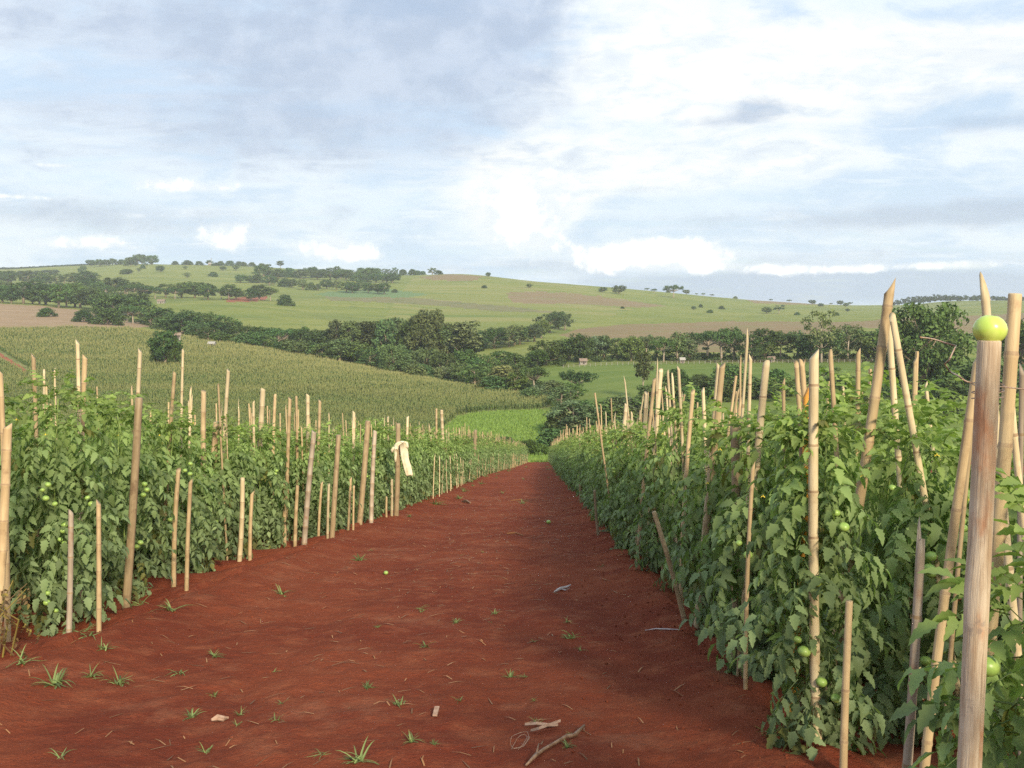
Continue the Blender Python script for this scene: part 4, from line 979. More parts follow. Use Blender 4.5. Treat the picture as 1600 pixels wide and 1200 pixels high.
for i in range(34):
    y = rnd.uniform(22, 110); x = lane(y) + rnd.choice((XL + rnd.uniform(.1, .9), rnd.uniform(XL + .5, XR - .3)))
    o = link('grass_tuft', TUFT[i % 5], loc=(x, y, gz(x, y)), rot=(0, 0, rnd.uniform(0, 6)), scale=rnd.uniform(.8, 1.6)); tag(o, 'small weed on the red soil far down the path', 'weed', 'weeds far down the path')
def litter():
    mb = MB(); r = random.Random(5)
    for i in range(850):
        y = 3.6 + 32 * r.random() ** 1.8; u = r.uniform(XL, XR)
        if r.random() < .5: u = r.gauss(-1.3, .9)
        if not XL - .2 < u < XR + .2: continue
        x = lane(y) + u; a = r.uniform(0, 3.14); l = r.uniform(.015, .07) * (1 + y / 25); w = r.uniform(.0014, .003) * (1 + y / 10); z = gz(x, y) + .003
        d = Vector((math.cos(a), math.sin(a), 0)) * l; s = Vector((-math.sin(a), math.cos(a), 0)) * w; c = Vector((x, y, z)); up = Vector((0, 0, r.uniform(.001, .012)))
        z2 = Vector((0, 0, gz(x + d.x, y + d.y) + .003 - z)); z0 = Vector((0, 0, gz(x - d.x, y - d.y) + .003 - z))
        mb.add([c - d - s + z0, c - d + s + z0, c + s + up, c - s + up, c + d + z2], [(0, 1, 2, 3), (3, 2, 4)])
    tag(link('straw_litter', mb.mesh('straw_litter', [M_straw])), 'scattered straw and stalk bits on the red path', 'straw', kind='stuff')
litter()
def clods():
    mb = MB(); r = random.Random(8)
    base = [(1, 0, 0), (-1, 0, 0), (0, 1, 0), (0, -1, 0), (0, 0, 1), (0, 0, -1)]; fc = [(0, 2, 4), (2, 1, 4), (1, 3, 4), (3, 0, 4), (2, 0, 5), (1, 2, 5), (3, 1, 5), (0, 3, 5)]
    for i in range(4200):
        y = 3.4 + 30 * r.random() ** 1.9; x = lane(y) + r.choice((r.uniform(XL - .3, XR + .3), XL + abs(r.gauss(0, .5)), XR - abs(r.gauss(0, .4)))); s = (.003 + .009 * r.random() ** 4) * (1 + y / 30); z = gz(x, y)
        rot = Matrix.Rotation(r.uniform(0, 6), 3, 'Z') @ Matrix.Rotation(r.uniform(0, 6), 3, 'X')
        mb.add([Vector((x, y, z + s * .3)) + rot @ Vector(b) * s * r.uniform(.6, 1.2) for b in base], fc)
    tag(link('soil_clods', mb.mesh('soil_clods', [M_soil])), 'small crumbly red soil clods over the path', 'soil clods', kind='stuff')
clods()
def gpt(px, py, dz=.01):
    g = ground_hit(px, py); return Vector((g.x, g.y, gz(g.x, g.y) + dz))
def scraps():
    mb = MB(); pts = [gpt(822, 1190), gpt(838, 1180, .02), gpt(850, 1172, .016), gpt(866, 1166, .014), gpt(884, 1159, .02), gpt(898, 1153, .015), gpt(913, 1142, .03)]
    mb.tube(pts, [.006, .011, .008, .009, .010, .011, .007], 8, wob=.12); mb.tube([gpt(838, 1180, .02), gpt(842, 1172, .05)], [.007, .003], 6)
    tag(link('twig', mb.mesh('twig', [M_bark], True)), 'thick crooked twig lying on the path at lower right', 'twig')
    # torn husk beside the twig
    mb = MB(); P0 = [gpt(820, 1131), gpt(838, 1134, .02), gpt(858, 1135, .012), gpt(876, 1132, .03)]; P1 = [gpt(829, 1142), gpt(842, 1146, .03), gpt(856, 1141, .03), gpt(872, 1137, .015)]
    for A in (P0, P1):
        vs = []
        for i, p in enumerate(A): w = (.008, .016, .02, .012)[i]; vs += [p + Vector((0, -w, .002)), p + Vector((0, 0, .012)), p + Vector((0, w, .002)), p + Vector((0, 0, -.004))]
        fs = []
        for i in range(3):
            for k in range(4): fs.append((i * 4 + k, i * 4 + (k + 1) % 4, i * 4 + 4 + (k + 1) % 4, i * 4 + 4 + k))
        fs += [(0, 1, 2, 3), (12, 13, 14, 15)]; mb.add(vs, fs)
    tag(link('husk', mb.mesh('husk', [M_paper])), 'torn pale brown husk lying just above the thick twig', 'husk')
    mb = MB(); pts = []
    for k in range(36): a = k * .41; rr = (15 - k * .12); pts.append(gpt(812 + rr * math.cos(a) * 1.05, 1150 + 11 * math.sin(a * .93) + k * .25, .012 + .006 * math.sin(k)))
    mb.tube(pts, [.0012] * 36, 4); tag(link('string', mb.mesh('string', [M_wire])), 'tangled pale string left of the husk on the path', 'string')
    mb = MB(); pts = [gpt(866, 926, .015), gpt(876, 922, .03), gpt(885, 919, .02), gpt(892, 918, .03)]; mb.tube(pts, [.006, .014, .011, .006], 6, wob=.4)
    mb.tube([gpt(870, 920, .01), gpt(884, 924, .025), gpt(890, 921, .02)], [.004, .008, .004], 5, wob=.3)
    tag(link('plastic_twist', mb.mesh('plastic_twist', [M_plastic])), 'pale lilac twist of plastic lying right of the path middle', 'plastic')
    mb = MB(); pts = [gpt(1008, 992), gpt(1025, 995, .014), gpt(1042, 997), gpt(1062, 1000, .01)]; mb.tube(pts, [.003, .005, .006, .002], 5, wob=.3)
    tag(link('plastic_strip', mb.mesh('plastic_strip', [M_plastic])), 'thin pale strip on the soil below the leaning cane at right', 'plastic')
    mb = MB(); pts = [gpt(330, 1118, .012), gpt(340, 1116, .022), gpt(350, 1117, .018), gpt(356, 1115, .01)]; mb.tube(pts, [.006, .016, .015, .008], 7, wob=.35)
    tag(link('husk', mb.mesh('husk', [M_paper])), 'pale crumpled scrap among sprigs at lower left of the path', 'husk')
    mb = MB(); c = gpt(681, 1118, .012); vs = []
    for z in (0, .010):
        for (x, y) in ((-.015, -.05), (.012, -.052), (.018, .05), (-.010, .048)): vs.append(c + Vector((x, y, z + .012 * (y > 0))))
    mb.add(vs, [(3, 2, 1, 0), (4, 5, 6, 7), (0, 1, 5, 4), (1, 2, 6, 5), (2, 3, 7, 6), (3, 0, 4, 7)])
    tag(link('wood_chip', mb.mesh('wood_chip', [M_paper])), 'flat brown wood chip standing out on the lower middle of the path', 'wood chip')
    for (px, py, s, lab) in ((857, 819, 1.5, 'fallen pale green tomato lying on the path beside the right rows'), (603, 895, .9, 'small yellowish fallen fruit on the bright soil near the left rows')):
        o = link('tomato', fruit_mesh(.034, M_fruit), loc=gpt(px, py, .028 * s), scale=s); tag(o, lab, 'tomato')
    for (px, py, l, lab) in ((805, 835, 26, 'pale dry stalk lying across the far middle of the path'), (815, 783, 34, 'pale green stalk lying across the path beyond the fallen tomato')):
        mb = MB(); mb.tube([gpt(px - l / 2, py, .02), gpt(px, py - 1, .03), gpt(px + l / 2, py + 1, .02)], [.012, .014, .008], 5); tag(link('stalk', mb.mesh('stalk', [M_straw])), lab, 'stalk')
    mb = MB(); mb.tube([gpt(722, 785, .03), gpt(728, 786, .06), gpt(735, 787, .03)], [.02, .04, .02], 6, wob=.4); tag(link('stone', mb.mesh('stone', [M_bark])), 'dark lump on the soil at the left path edge past the cloth', 'stone')
scraps()
def withered_plant():
    g = ground_hit(18, 1035); root = link('withered_plant', None, loc=(g.x - .05, g.y, gz(g.x, g.y))); tag(root, 'withered brown and yellow plant drooping at the left edge of the picture', 'dead plant')
    mb = MB(); r = random.Random(2); st = MB()
    for k in range(5):
        st.tube([(r.uniform(-.05, .05), r.uniform(-.05, .05), 0), (r.uniform(-.12, .12), r.uniform(-.1, .1), .28), (r.uniform(-.22, .22), r.uniform(-.15, .15), .5 + r.uniform(-.1, .1))], [.007, .006, .003], 5)
    link('stem', st.mesh('stem', [M_dead]), root)
    pl = []
    for k in range(46):
        f = r.random(); M = Matrix.Translation((r.gauss(0, .11), r.gauss(0, .09), .05 + .5 * f)) @ Matrix.Rotation(r.uniform(0, 6.28), 4, 'Z') @ Matrix.Rotation(r.uniform(.8, 1.6), 4, 'Y') @ Matrix.Rotation(r.uniform(-1, 1), 4, 'X') @ Matrix.Scale(r.uniform(.25, .55), 4); pl.append((M, (0, 0, 0)))
    tag(link('foliage', joined_foliage('foliage', pl, LEAF_MID, 4, [M_dead]), root), kind='stuff')
withered_plant()

# ------------------------------------------------------------------ corn and meadow grass
def corn():
    N = 95000; ts = rng.uniform(-0.62, 0.05, N * 2); ysq = 165 * (560 / 165) ** rng.random(N * 2)
    row = np.round(ysq / 1.6) * 1.6 + rng.normal(0, .25, N * 2)      # sown in rows
    x = ts * ysq; y = row; z = H(x, y)
    px, py = project(np.stack([x, y, z], 1)); poly = FIELDS[[f[0] for f in FIELDS].index('corn_field')][2]
    lanep = [f for f in FIELDS if f[0] == 'dirt_lane'][0][2]
    ok = inpoly(px, py, poly) & ~inpoly(px, py + 4, lanep) & (px > -60) & (py < 735); x, y, z = x[ok][:N], y[ok][:N], z[ok][:N]; n = len(x)
    h = rng.uniform(1.3, 1.9, n) * (0.8 + .4 * vnoise(x / 14, y / 14, 9)); a = rng.uniform(0, 6.28, n); sc = np.clip(y / 300, .75, 1.5)
    Vs, Fs, Cs = [], [], []; b = 0
    band = vnoise(x / 60.0, y / 7.0, 77); tass = np.clip((y - 250) / 160, 0, 1) * .7 + .35 * band
    green = np.array((0.128, 0.192, 0.062)); oliv = np.array((0.215, 0.240, 0.086)); tan = np.array((0.28, 0.27, 0.115))
    col = green * (1 - band[:, None]) + oliv * band[:, None]
    for k in range(3):
        an = a + k * 2.1; d = np.stack([np.cos(an), np.sin(an)], 1); s = np.stack([-d[:, 1], d[:, 0]], 1); w = (.085 * sc)[:, None]; l = (.50 * sc)[:, None]
        base = np.stack([x, y], 1); hh = h * (.45 + .2 * k)
        p0 = np.concatenate([base - s * w, (z + hh * .3)[:, None]], 1); p1 = np.concatenate([base + s * w, (z + hh * .3)[:, None]], 1)
        p2 = np.concatenate([base + d * l * .6 + s * w, (z + hh + .35)[:, None]], 1); p3 = np.concatenate([base + d * l * .6 - s * w, (z + hh + .35)[:, None]], 1); p4 = np.concatenate([base + d * l * 1.2, (z + hh * .9)[:, None]], 1)
        V = np.stack([p0, p1, p2, p3, p4], 1).reshape(-1, 3); i0 = np.arange(n)[:, None] * 5
        f = np.concatenate([i0 + np.array([[0, 1, 2]]), i0 + np.array([[0, 2, 3]]), i0 + np.array([[3, 2, 4]])], 0)
        Vs.append(V); Fs.append(f + b); Cs.append(np.repeat(col, 5, 0)); b += len(V)
    w = .05 * sc; t0 = np.stack([x - w, y, z + h], 1); t1 = np.stack([x + w, y, z + h], 1); t2 = np.stack([x, y, z + h + .65 * (.5 + tass)], 1)
    V = np.stack([t0, t1, t2], 1).reshape(-1, 3); Vs.append(V); Fs.append(np.arange(n)[:, None] * 3 + np.array([[0, 1, 2]]) + b)
    Cs.append(np.repeat(oliv * (1 - tass[:, None]) + tan * tass[:, None], 3, 0))
    me = mesh_from('corn_crop', np.concatenate(Vs), np.concatenate(Fs), [M_corn]); C = np.clip(np.concatenate(Cs), 0, 1)
    at = me.color_attributes.new('leafcol', 'FLOAT_COLOR', 'POINT'); at.data.foreach_set('color', np.concatenate([C, np.ones((len(C), 1))], 1).astype(np.float32).ravel())
    tag(link('corn_crop', me), 'green corn with tan tassels covering the slope beyond the left tomato rows', 'corn', kind='stuff')
corn()
def blades(name, pick, N, h, w, mat, label, cat):
    x, y = pick(N); z = H(x, y); n = len(x); a = rng.uniform(0, 6.28, n); hh = h * rng.uniform(.5, 1.2, n)
    d = np.stack([np.cos(a), np.sin(a)], 1) * w
    p0 = np.stack([x - d[:, 0], y - d[:, 1], z], 1); p1 = np.stack([x + d[:, 0], y + d[:, 1], z], 1); p2 = np.stack([x + rng.normal(0, h * .35, n), y + rng.normal(0, h * .35, n), z + hh], 1)
    V = np.stack([p0, p1, p2], 1).reshape(-1, 3); tag(link(name, mesh_from(name, V, np.arange(3 * n).reshape(-1, 3), [mat])), label, cat, kind='stuff')
def pick_meadow(N):
    t = rng.uniform(-.16, .06, N * 3); y = rng.uniform(160, 330, N * 3); x = t * y; px, py = project(np.stack([x, y, H(x, y)], 1))
    ok = inpoly(px, py, [f for f in FIELDS if f[0] == 'bright_meadow'][0][2]); return x[ok][:N], y[ok][:N]
blades('meadow_grass', pick_meadow, 26000, .7, .12, M_meadowblade, 'bright green grass in the hollow beyond the path', 'grass')

# ------------------------------------------------------------------ trees
def tree_meshes(kind, seed):
    """returns trunk and crown meshes of a tree 10 m tall"""
    r = random.Random(seed); nr = np.random.default_rng(seed); tm = MB(); tips = []
    spec = dict(dense=(.7, 4.6, 7.4, 46, 1.25, 170, .25), round=(1.6, 4.4, 5.6, 26, 1.35, 105, .36), tall=(4.2, 2.3, 6.0, 22, 1.0, 85, .30), umbrella=(4.8, 5.2, 2.6, 26, 1.2, 85, .32), bush=(.1, 5.0, 9.5, 24, 2.0, 115, .50), sparse=(3.0, 3.2, 6.0, 15, .95, 55, .30), loose=(2.0, 4.0, 7.0, 20, 1.25, 75, .36))[kind]
    base, rad, hgt, ncl, rc, per, ls = spec
    lean = (r.uniform(-.4, .4), r.uniform(-.4, .4)); th = base + hgt * (.55 if kind != 'umbrella' else .2)
    tr = .34 if kind not in ('tall', 'sparse') else .20
    if kind == 'bush': tr = .16
    tm.tube([(0, 0, -1.5), (lean[0] * .3, lean[1] * .3, th * .4), (lean[0], lean[1], th)], [tr * 1.2, tr * .85, tr * .35], 7)
    for i in range(ncl):
        f = (i + r.random()) / ncl; a = i * 2.4 + r.uniform(-.5, .5)
        if kind == 'umbrella': zz = base + hgt * (.35 + .55 * r.random()); rr = rad * math.sqrt(r.random()) * .95; zz -= .9 * (rr / rad) ** 2
        elif kind == 'bush': zz = .3 + hgt * .78 * f; rr = rad * (math.cos(f * 1.35)) * r.uniform(.5, .95)
        else:
            zz = base + .4 + (hgt - .9) * f; rr = rad * math.sin(math.pi * (.16 + .72 * f)) ** .8 * r.uniform(.35, 1.0)
        tips.append(Vector((math.cos(a) * rr, math.sin(a) * rr, zz)))
    for t in tips[:: 2 if kind not in ('umbrella', 'sparse') else 1]:
        s = Vector((lean[0] * .5, lean[1] * .5, min(th * .95, max(base * .75, t.z - 1.8 - .25 * math.hypot(t.x, t.y))))); mid = s.lerp(t, .5) + Vector((0, 0, -.25))
        tm.tube([s, mid, t], [tr * .30, tr * .20, tr * .07], 5)
    Vs = []
    for t in tips:
        k = int(per * r.uniform(.7, 1.3)); c = rc * r.uniform(.7, 1.25)
        d = nr.normal(size=(k, 3)); d /= np.linalg.norm(d, axis=1)[:, None]; rr = c * nr.random(k) ** .45
        p = d * rr[:, None] * np.array([1, 1, .72]) + np.array(t)
        nrm = d * .7 + nr.normal(size=(k, 3)) * .6 + np.array([0, 0, .35]); nrm /= np.linalg.norm(nrm, axis=1)[:, None]
        u = np.cross(nrm, nr.normal(size=(k, 3))); u /= np.linalg.norm(u, axis=1)[:, None]; v = np.cross(nrm, u); sz = ls * nr.uniform(.6, 1.25, k)[:, None]
        Vs.append(np.stack([p - u * sz * .9, p - v * sz * .5 + nrm * sz * .12, p + u * sz * .9, p + v * sz * .5 + nrm * sz * .12], 1))
    V = np.concatenate(Vs).reshape(-1, 3); top = V[:, 2].max(); sc = 10.0 / top; V = V * sc
    crown = mesh_from('crown', V, np.arange(len(V)).reshape(-1, 4), [M_crown])
    tm.v = [(x * sc, y * sc, z * sc) for x, y, z in tm.v]
    trunk = tm.mesh('trunk', [M_trunkpale if kind in ('tall', 'umbrella', 'sparse') else M_trunk], True)
    w = np.abs(V[:, :2]).max() * 2; w = (np.percentile(V[:, 0], 98) - np.percentile(V[:, 0], 2)); return trunk, crown, w
TREES = {k: [tree_meshes(k, 50 + 7 * i + j * 100) for i in range(n)] for j, (k, n) in enumerate(dict(round=4, dense=3, tall=3, umbrella=3, bush=3, sparse=2, loose=3).items())}
GREENS = {k: tuple(1.25 * q for q in v) for k, v in dict(dense=(.054, .088, .032), round=(.060, .096, .036), tall=(.070, .096, .048), umbrella=(.052, .088, .032), bush=(.060, .098, .034), sparse=(.095, .115, .060), loose=(.070, .108, .040), pale=(.105, .130, .070)).items()}
used_t = set()
def tree(px, top, D, w, kind, label, group=None, tint=None, name=None, dens=1.0):
    """a tree whose crown tops out at picture row `top`, standing at depth D; w = crown width in picture pixels"""
    p = P(px, top, D); z = Hs(p.x, D); h = max(p.z - z, 1.2); i = rnd.randrange(len(TREES[kind])); tk, cr, cw = TREES[kind][i]
    wm = w * D / F; h = max(h, wm * (.62 if kind == 'bush' else .8)); sxy = wm / cw; s = h / 10.0
    o = link(name or ('shrub' if kind == 'bush' else 'tree'), None, loc=(p.x, D, z - .1), rot=(0, 0, rnd.uniform(0, 6.28)), scale=(sxy, sxy, s))
    link('trunk', tk, o); c = link('crown', cr, o); g = np.array(GREENS[tint or kind]) * rnd.uniform(.72, 1.35) * np.array([rnd.uniform(.85, 1.2), 1.04, rnd.uniform(.75, 1.1)]); c.color = (g[0], g[1], g[2], 1)
    tag(o, label, 'shrub' if kind == 'bush' else 'tree', group); return o
# single trees that stand out
tree(1445, 470, 292, 124, 'dense', 'big dense dark tree standing behind the crossed canes at right'); tree(1410, 498, 296, 62, 'dense', 'lower dark tree merging with the left side of the big dense one')
tree(1285, 482, 395, 42, 'sparse', 'thin airy tree rising above the tree line left of the crossed canes', tint='sparse'); tree(1325, 505, 400, 40, 'sparse', 'small airy tree between the thin tall one and the big dense one')
tree(257, 513, 375, 46, 'round', 'lone tree standing in the corn field'); tree(243, 525, 378, 18, 'bush', 'leafy bush close to the left of the lone corn field tree'); tree(272, 524, 374, 18, 'bush', 'leafy bush close to the right of the lone corn field tree')
tree(72, 488, 640, 24, 'bush', 'round bush alone in the brown field at left'); tree(130, 490, 600, 30, 'bush', 'left bush of a pair at the lower edge of the brown field'); tree(168, 497, 585, 44, 'bush', 'wide bush of a pair at the lower edge of the brown field')
tree(446, 459, 930, 24, 'bush', 'round dense bush alone by the bare red earth patch')
tree(1005, 548, 300, 26, 'tall', 'narrow tall tree standing in the right valley field'); tree(902, 576, 315, 56, 'umbrella', 'broad tree with flat top at the left side of the right valley field')
tree(835, 568, 330, 46, 'umbrella', 'pale-stemmed forked tree at the end of the corn', tint='loose'); tree(1140, 582, 318, 58, 'bush', 'wide bush in the right valley field behind the canes', tint='loose'); tree(1092, 583, 325, 22, 'round', 'small round dark tree left of the wide bush in the right field')
tree(1058, 592, 330, 40, 'bush', 'low bush left of the small round tree in the right field'); tree(1545, 560, 262, 110, 'dense', 'big leafy tree low behind the thick tomato post', tint='round'); tree(1480, 590, 262, 50, 'bush', 'bush left of the leafy tree behind the tomato post'); tree(1215, 575, 322, 34, 'bush', 'bush at the far right of the valley field behind canes')
tree(615, 536, 392, 44, 'dense', 'rounded lighter tree in front of the central wood', tint='loose'); tree(648, 568, 372, 44, 'bush', 'pale dry-looking bush at the corn edge', tint='pale'); tree(438, 407, 2120, 10, 'tall', 'tall thin tree sticking up on the far ridge'); tree(527, 415, 2000, 9, 'round', 'small round tree alone on the far ridge top')
tree(236, 408, 2150, 8, 'round', 'small tree at the right end of the far ridge wood'); tree(670, 480, 480, 70, 'dense', 'highest crown of the central wood', tint='tall'); tree(1600, 492, 330, 76, 'dense', 'dark tree cut by the right edge beyond the tomato post')
tree(545, 500, 470, 30, 'tall', 'slim tree with pale trunk at the left of the central wood'); tree(524, 498, 472, 26, 'tall', 'slim tall tree first in the central wood from the left'); tree(1198, 485, 1200, 14, 'round', 'left tree of two on the far right pasture'); tree(1217, 484, 1200, 14, 'umbrella', 'darker right tree of two on the far right pasture')
tree(967, 464, 1450, 18, 'round', 'larger dark tree beside a smaller one on the far hillside'); tree(942, 463, 1450, 11, 'round', 'smaller dark tree left of a larger one on the far hillside'); tree(1052, 469, 1500, 26, 'umbrella', 'broad dark tree on the far hillside pasture'); tree(757, 453, 1350, 8, 'bush', 'tiny bush in the middle of the terraced hill'); tree(827, 450, 1400, 9, 'round', 'small tree on the terraced hillside right of middle'); tree(1084, 480, 1200, 8, 'round', 'tiny pale tree below the broad one on the far hillside'); tree(617, 460, 1250, 9, 'bush', 'tiny bush on the dark far field'); tree(763, 425, 1580, 8, 'round', 'tiny tree on the skyline of the terraced hill')
def band(pts, n, kinds, w, tall, dep, label, group, tint=None, jit=4):
    """trees along a line of picture points (x, crown top row)"""
    xs = [p[0] for p in pts]
    for i in range(n):
        x = xs[0] + (xs[-1] - xs[0]) * (i + .5 + rnd.uniform(-.35, .35)) / n; y = float(np.interp(x, xs, [p[1] for p in pts])) + rnd.uniform(-jit, jit)
        D = float(np.interp(x, xs, [p[2] for p in pts])) * rnd.uniform(.97, 1.04)
        lab = f'{ORD[i]} from the left, {label}' if n <= 20 else label
        tree(x, y, D, w * rnd.uniform(.75, 1.3), rnd.choice(kinds), lab, group, tint=rnd.choice(tint) if tint else None)
band([(-40, 455, 830), (40, 452, 800), (110, 446, 800), (140, 448, 790), (230, 472, 720)], 20, ('round', 'round', 'loose'), 34, 0, 0, 'dark tree in the belt behind the brown field', 'trees behind the brown field', jit=7)
band([(150, 474, 700), (230, 492, 640), (330, 500, 580), (350, 506, 560)], 9, ('round', 'umbrella', 'loose'), 40, 0, 0, 'tree in the belt running down behind the corn field at left', 'trees behind the corn at left')
band([(265, 520, 520), (330, 512, 540), (430, 512, 520), (520, 520, 480)], 16, ('round', 'loose', 'umbrella'), 42, 0, 0, 'tree in the belt behind the corn field crest', 'trees behind the corn crest', jit=8)
band([(300, 528, 500), (400, 535, 480), (510, 548, 450)], 12, ('bush', 'round', 'loose'), 34, 0, 0, 'low tree at the upper edge of the corn field', 'low trees along the corn edge')
band([(130, 452, 1000), (200, 450, 1000), (320, 448, 980), (345, 447, 970), (425, 450, 980)], 20, ('round', 'umbrella', 'loose'), 26, 0, 0, 'tree in the row above the left hillside pasture', 'trees above the left pasture', jit=4)
band([(400, 428, 1650), (500, 424, 1700), (560, 430, 1600), (620, 436, 1500)], 24, ('round', 'loose', 'bush'), 20, 0, 0, 'tree in the scattered wood below the far left ridge', 'scattered wood below the left ridge', jit=6)
band([(560, 421, 1950), (620, 419, 1900), (690, 425, 1650)], 12, ('bush', 'loose'), 13, 0, 0, 'small tree on the far skyline left of the terraced hill', 'trees on the far skyline', jit=2)
band([(140, 411, 2220), (175, 405, 2220), (240, 408, 2180)], 9, ('bush', 'round'), 16, 0, 0, 'tree of the grove on the far left ridge', 'grove on the far left ridge', jit=2)
band([(272, 411, 2200), (330, 412, 2200), (370, 414, 2200), (410, 418, 2150)], 12, ('bush', 'bush', 'round'), 11, 0, 0, 'small tree along the crest of the far left ridge', 'trees along the left crest', jit=2)
band([(-40, 436, 1500), (60, 438, 1500), (150, 442, 1400)], 14, ('round', 'loose'), 22, 0, 0, 'hazy tree on the far slope at left', 'hazy trees on the left slope', jit=5)
band([(500, 510, 490), (560, 500, 490), (640, 492, 490), (700, 502, 490), (745, 510, 490)], 20, ('tall', 'round', 'tall', 'loose'), 42, 0, 0, 'tree in the dark central wood of the valley', 'trees of the central wood', jit=10)
band([(500, 545, 445), (620, 548, 430), (700, 545, 410), (790, 555, 400), (870, 552, 420)], 16, ('round', 'loose', 'round'), 42, 0, 0, 'lower tree in the front of the central wood', 'front trees of the central wood', jit=8)
band([(630, 572, 405), (700, 568, 385), (760, 572, 370), (820, 578, 350)], 10, ('round', 'loose', 'bush'), 38, 0, 0, 'shrubby tree between the corn and the central wood', 'shrubby trees past the corn edge', tint=('loose', 'round', 'pale'), jit=6)
band([(740, 520, 560), (800, 508, 580), (830, 505, 600), (870, 488, 700), (890, 485, 740)], 13, ('loose', 'round'), 32, 0, 0, 'greyish tree in the strip climbing the far hillside', 'trees of the strip up the hillside', tint=('tall', 'loose'), jit=5)
band([(860, 535, 440), (910, 520, 430), (960, 522, 425), (1060, 522, 420), (1090, 535, 420)], 12, ('round', 'loose', 'umbrella'), 34, 0, 0, 'tree of the line behind the right valley field', 'tree line behind the right field', tint=('round', 'loose', 'round', 'pale'), jit=6)
band([(1088, 518, 418), (1130, 516, 415), (1200, 514, 410), (1260, 518, 410), (1330, 512, 405), (1390, 512, 400)], 12, ('umbrella', 'umbrella', 'round', 'loose'), 46, 0, 0, 'dark tree of the line before the ploughed field', 'dark tree line before the ploughed field', jit=8)
band([(1540, 508, 520), (1620, 500, 480), (1760, 500, 460)], 6, ('round', 'loose'), 60, 0, 0, 'tree of the line past the tomato post', 'trees past the tomato post')
band([(735, 596, 345), (790, 602, 330), (860, 612, 305), (900, 618, 285)], 10, ('bush', 'loose'), 40, 0, 0, 'bush along the lower corn edge in the hollow', 'bushes at the lower corn edge', tint=('bush', 'loose', 'pale'), jit=5)
band([(866, 640, 230), (900, 630, 245), (950, 625, 250), (1020, 628, 250)], 14, ('bush', 'bush', 'loose'), 56, 0, 0, 'shrub in the dense thicket beyond the end of the path', 'shrubs of the thicket past the path', tint=('bush', 'pale', 'loose', 'loose'), jit=12)
band([(862, 668, 205), (890, 676, 195), (930, 665, 205), (980, 650, 212)], 9, ('bush',), 46, 0, 0, 'low shrub before the thicket at the path end', 'low shrubs before the thicket', tint=('bush', 'pale', 'bush'), jit=6)
band([(712, 670, 212), (760, 679, 202), (850, 690, 190)], 11, ('bush',), 26, 0, 0, 'low dark bush along the lower side of the bright meadow', 'bushes below the bright meadow', jit=3)
band([(1000, 610, 285), (1100, 600, 290), (1250, 600, 292), (1420, 596, 285)], 18, ('bush', 'loose'), 46, 0, 0, 'shrub at the lower edge of the right valley field', 'shrubs below the right field', tint=('bush', 'loose'), jit=6)
for i in range(26):
    px = rnd.uniform(960, 1330); D = rnd.uniform(1100, 2100); p = P(px, 500, D); z = Hs(p.x, D); _, py = project(np.array([p.x, D, z])); tree(px, float(py) - rnd.uniform(3, 6), D, rnd.uniform(5, 10), rnd.choice(('round', 'bush', 'umbrella')), 'tiny scattered tree on the far right hills', 'scattered trees on the right hills')
for i in range(24):
    px = rnd.uniform(100, 440); D = rnd.uniform(1500, 2150); p = P(px, 440, D); z = Hs(p.x, D); _, py = project(np.array([p.x, D, z])); tree(px, float(py) - rnd.uniform(3, 8), D, rnd.uniform(6, 13), rnd.choice(('round', 'bush', 'loose')), 'tiny scattered tree on the far left ridge slope', 'scattered trees on the left ridge slope')
band([(-40, 452, 1150), (60, 450, 1150), (140, 452, 1100), (235, 455, 1050)], 16, ('round', 'loose'), 26, 0, 0, 'tree of the hazy belt above the brown field', 'hazy belt above the brown field', jit=5)
band([(370, 428, 1500), (440, 432, 1400), (500, 440, 1300), (560, 443, 1250), (610, 446, 1200)], 18, ('round', 'loose', 'bush'), 18, 0, 0, 'tree of the thin wood on the upper left hillside', 'thin wood on the upper left hillside', jit=5)
# woods far away that read as one mass
def far_wood(name, pts, n, label, seed, col, size=7.0, hw=9.0):
    nr = np.random.default_rng(seed); xs = [p[0] for p in pts]; Vs = []
    for i in range(n):
        px = nr.uniform(xs[0], xs[-1]); D = np.interp(px, xs, [p[2] for p in pts]) * nr.uniform(.93, 1.08); top = np.interp(px, xs, [p[1] for p in pts]) + nr.uniform(-1.5, 2.5)
        p = P(px, top, D); z = Hs(p.x, D); h = max(p.z - z, 3.0); h = min(h, 30.0); k = 26; a = nr.normal(size=(k, 3)); a /= np.linalg.norm(a, axis=1)[:, None]
        c = np.array([p.x, D, z + h * .55]) + a * np.array([hw * .55, hw * .55, h * .45]) * nr.uniform(.5, 1, (k, 1)); u = np.cross(a, nr.normal(size=(k, 3))); u /= np.linalg.norm(u, axis=1)[:, None]; v = np.cross(a, u); s = size * .28
        Vs.append(np.stack([c - u * s, c - v * s * .7, c + u * s, c + v * s * .7], 1))
    V = np.concatenate(Vs).reshape(-1, 3); o = link(name, mesh_from(name, V, np.arange(len(V)).reshape(-1, 4), [M_crown])); o.color = col + (1,); tag(o, label, 'wood', kind='stuff')
far_wood('forest', [(1385, 474, 2050), (1420, 464, 2050), (1470, 460, 2050), (1560, 463, 2050), (1640, 466, 2050), (2000, 470, 2050)], 300, 'dark wood covering the far hilltop at right', 1, (.032, .052, .022), 9, 12)
far_wood('forest', [(-150, 420, 2700), (0, 419, 2700), (60, 418, 2700), (150, 420, 2600)], 240, 'bluish dark wood on the far left skyline', 2, (.030, .050, .024), 10, 14)
far_wood('forest', [(-150, 430, 2100), (0, 432, 2050), (90, 434, 1900)], 160, 'hazy wooded slope below the far left skyline', 3, (.040, .060, .026), 8, 12)
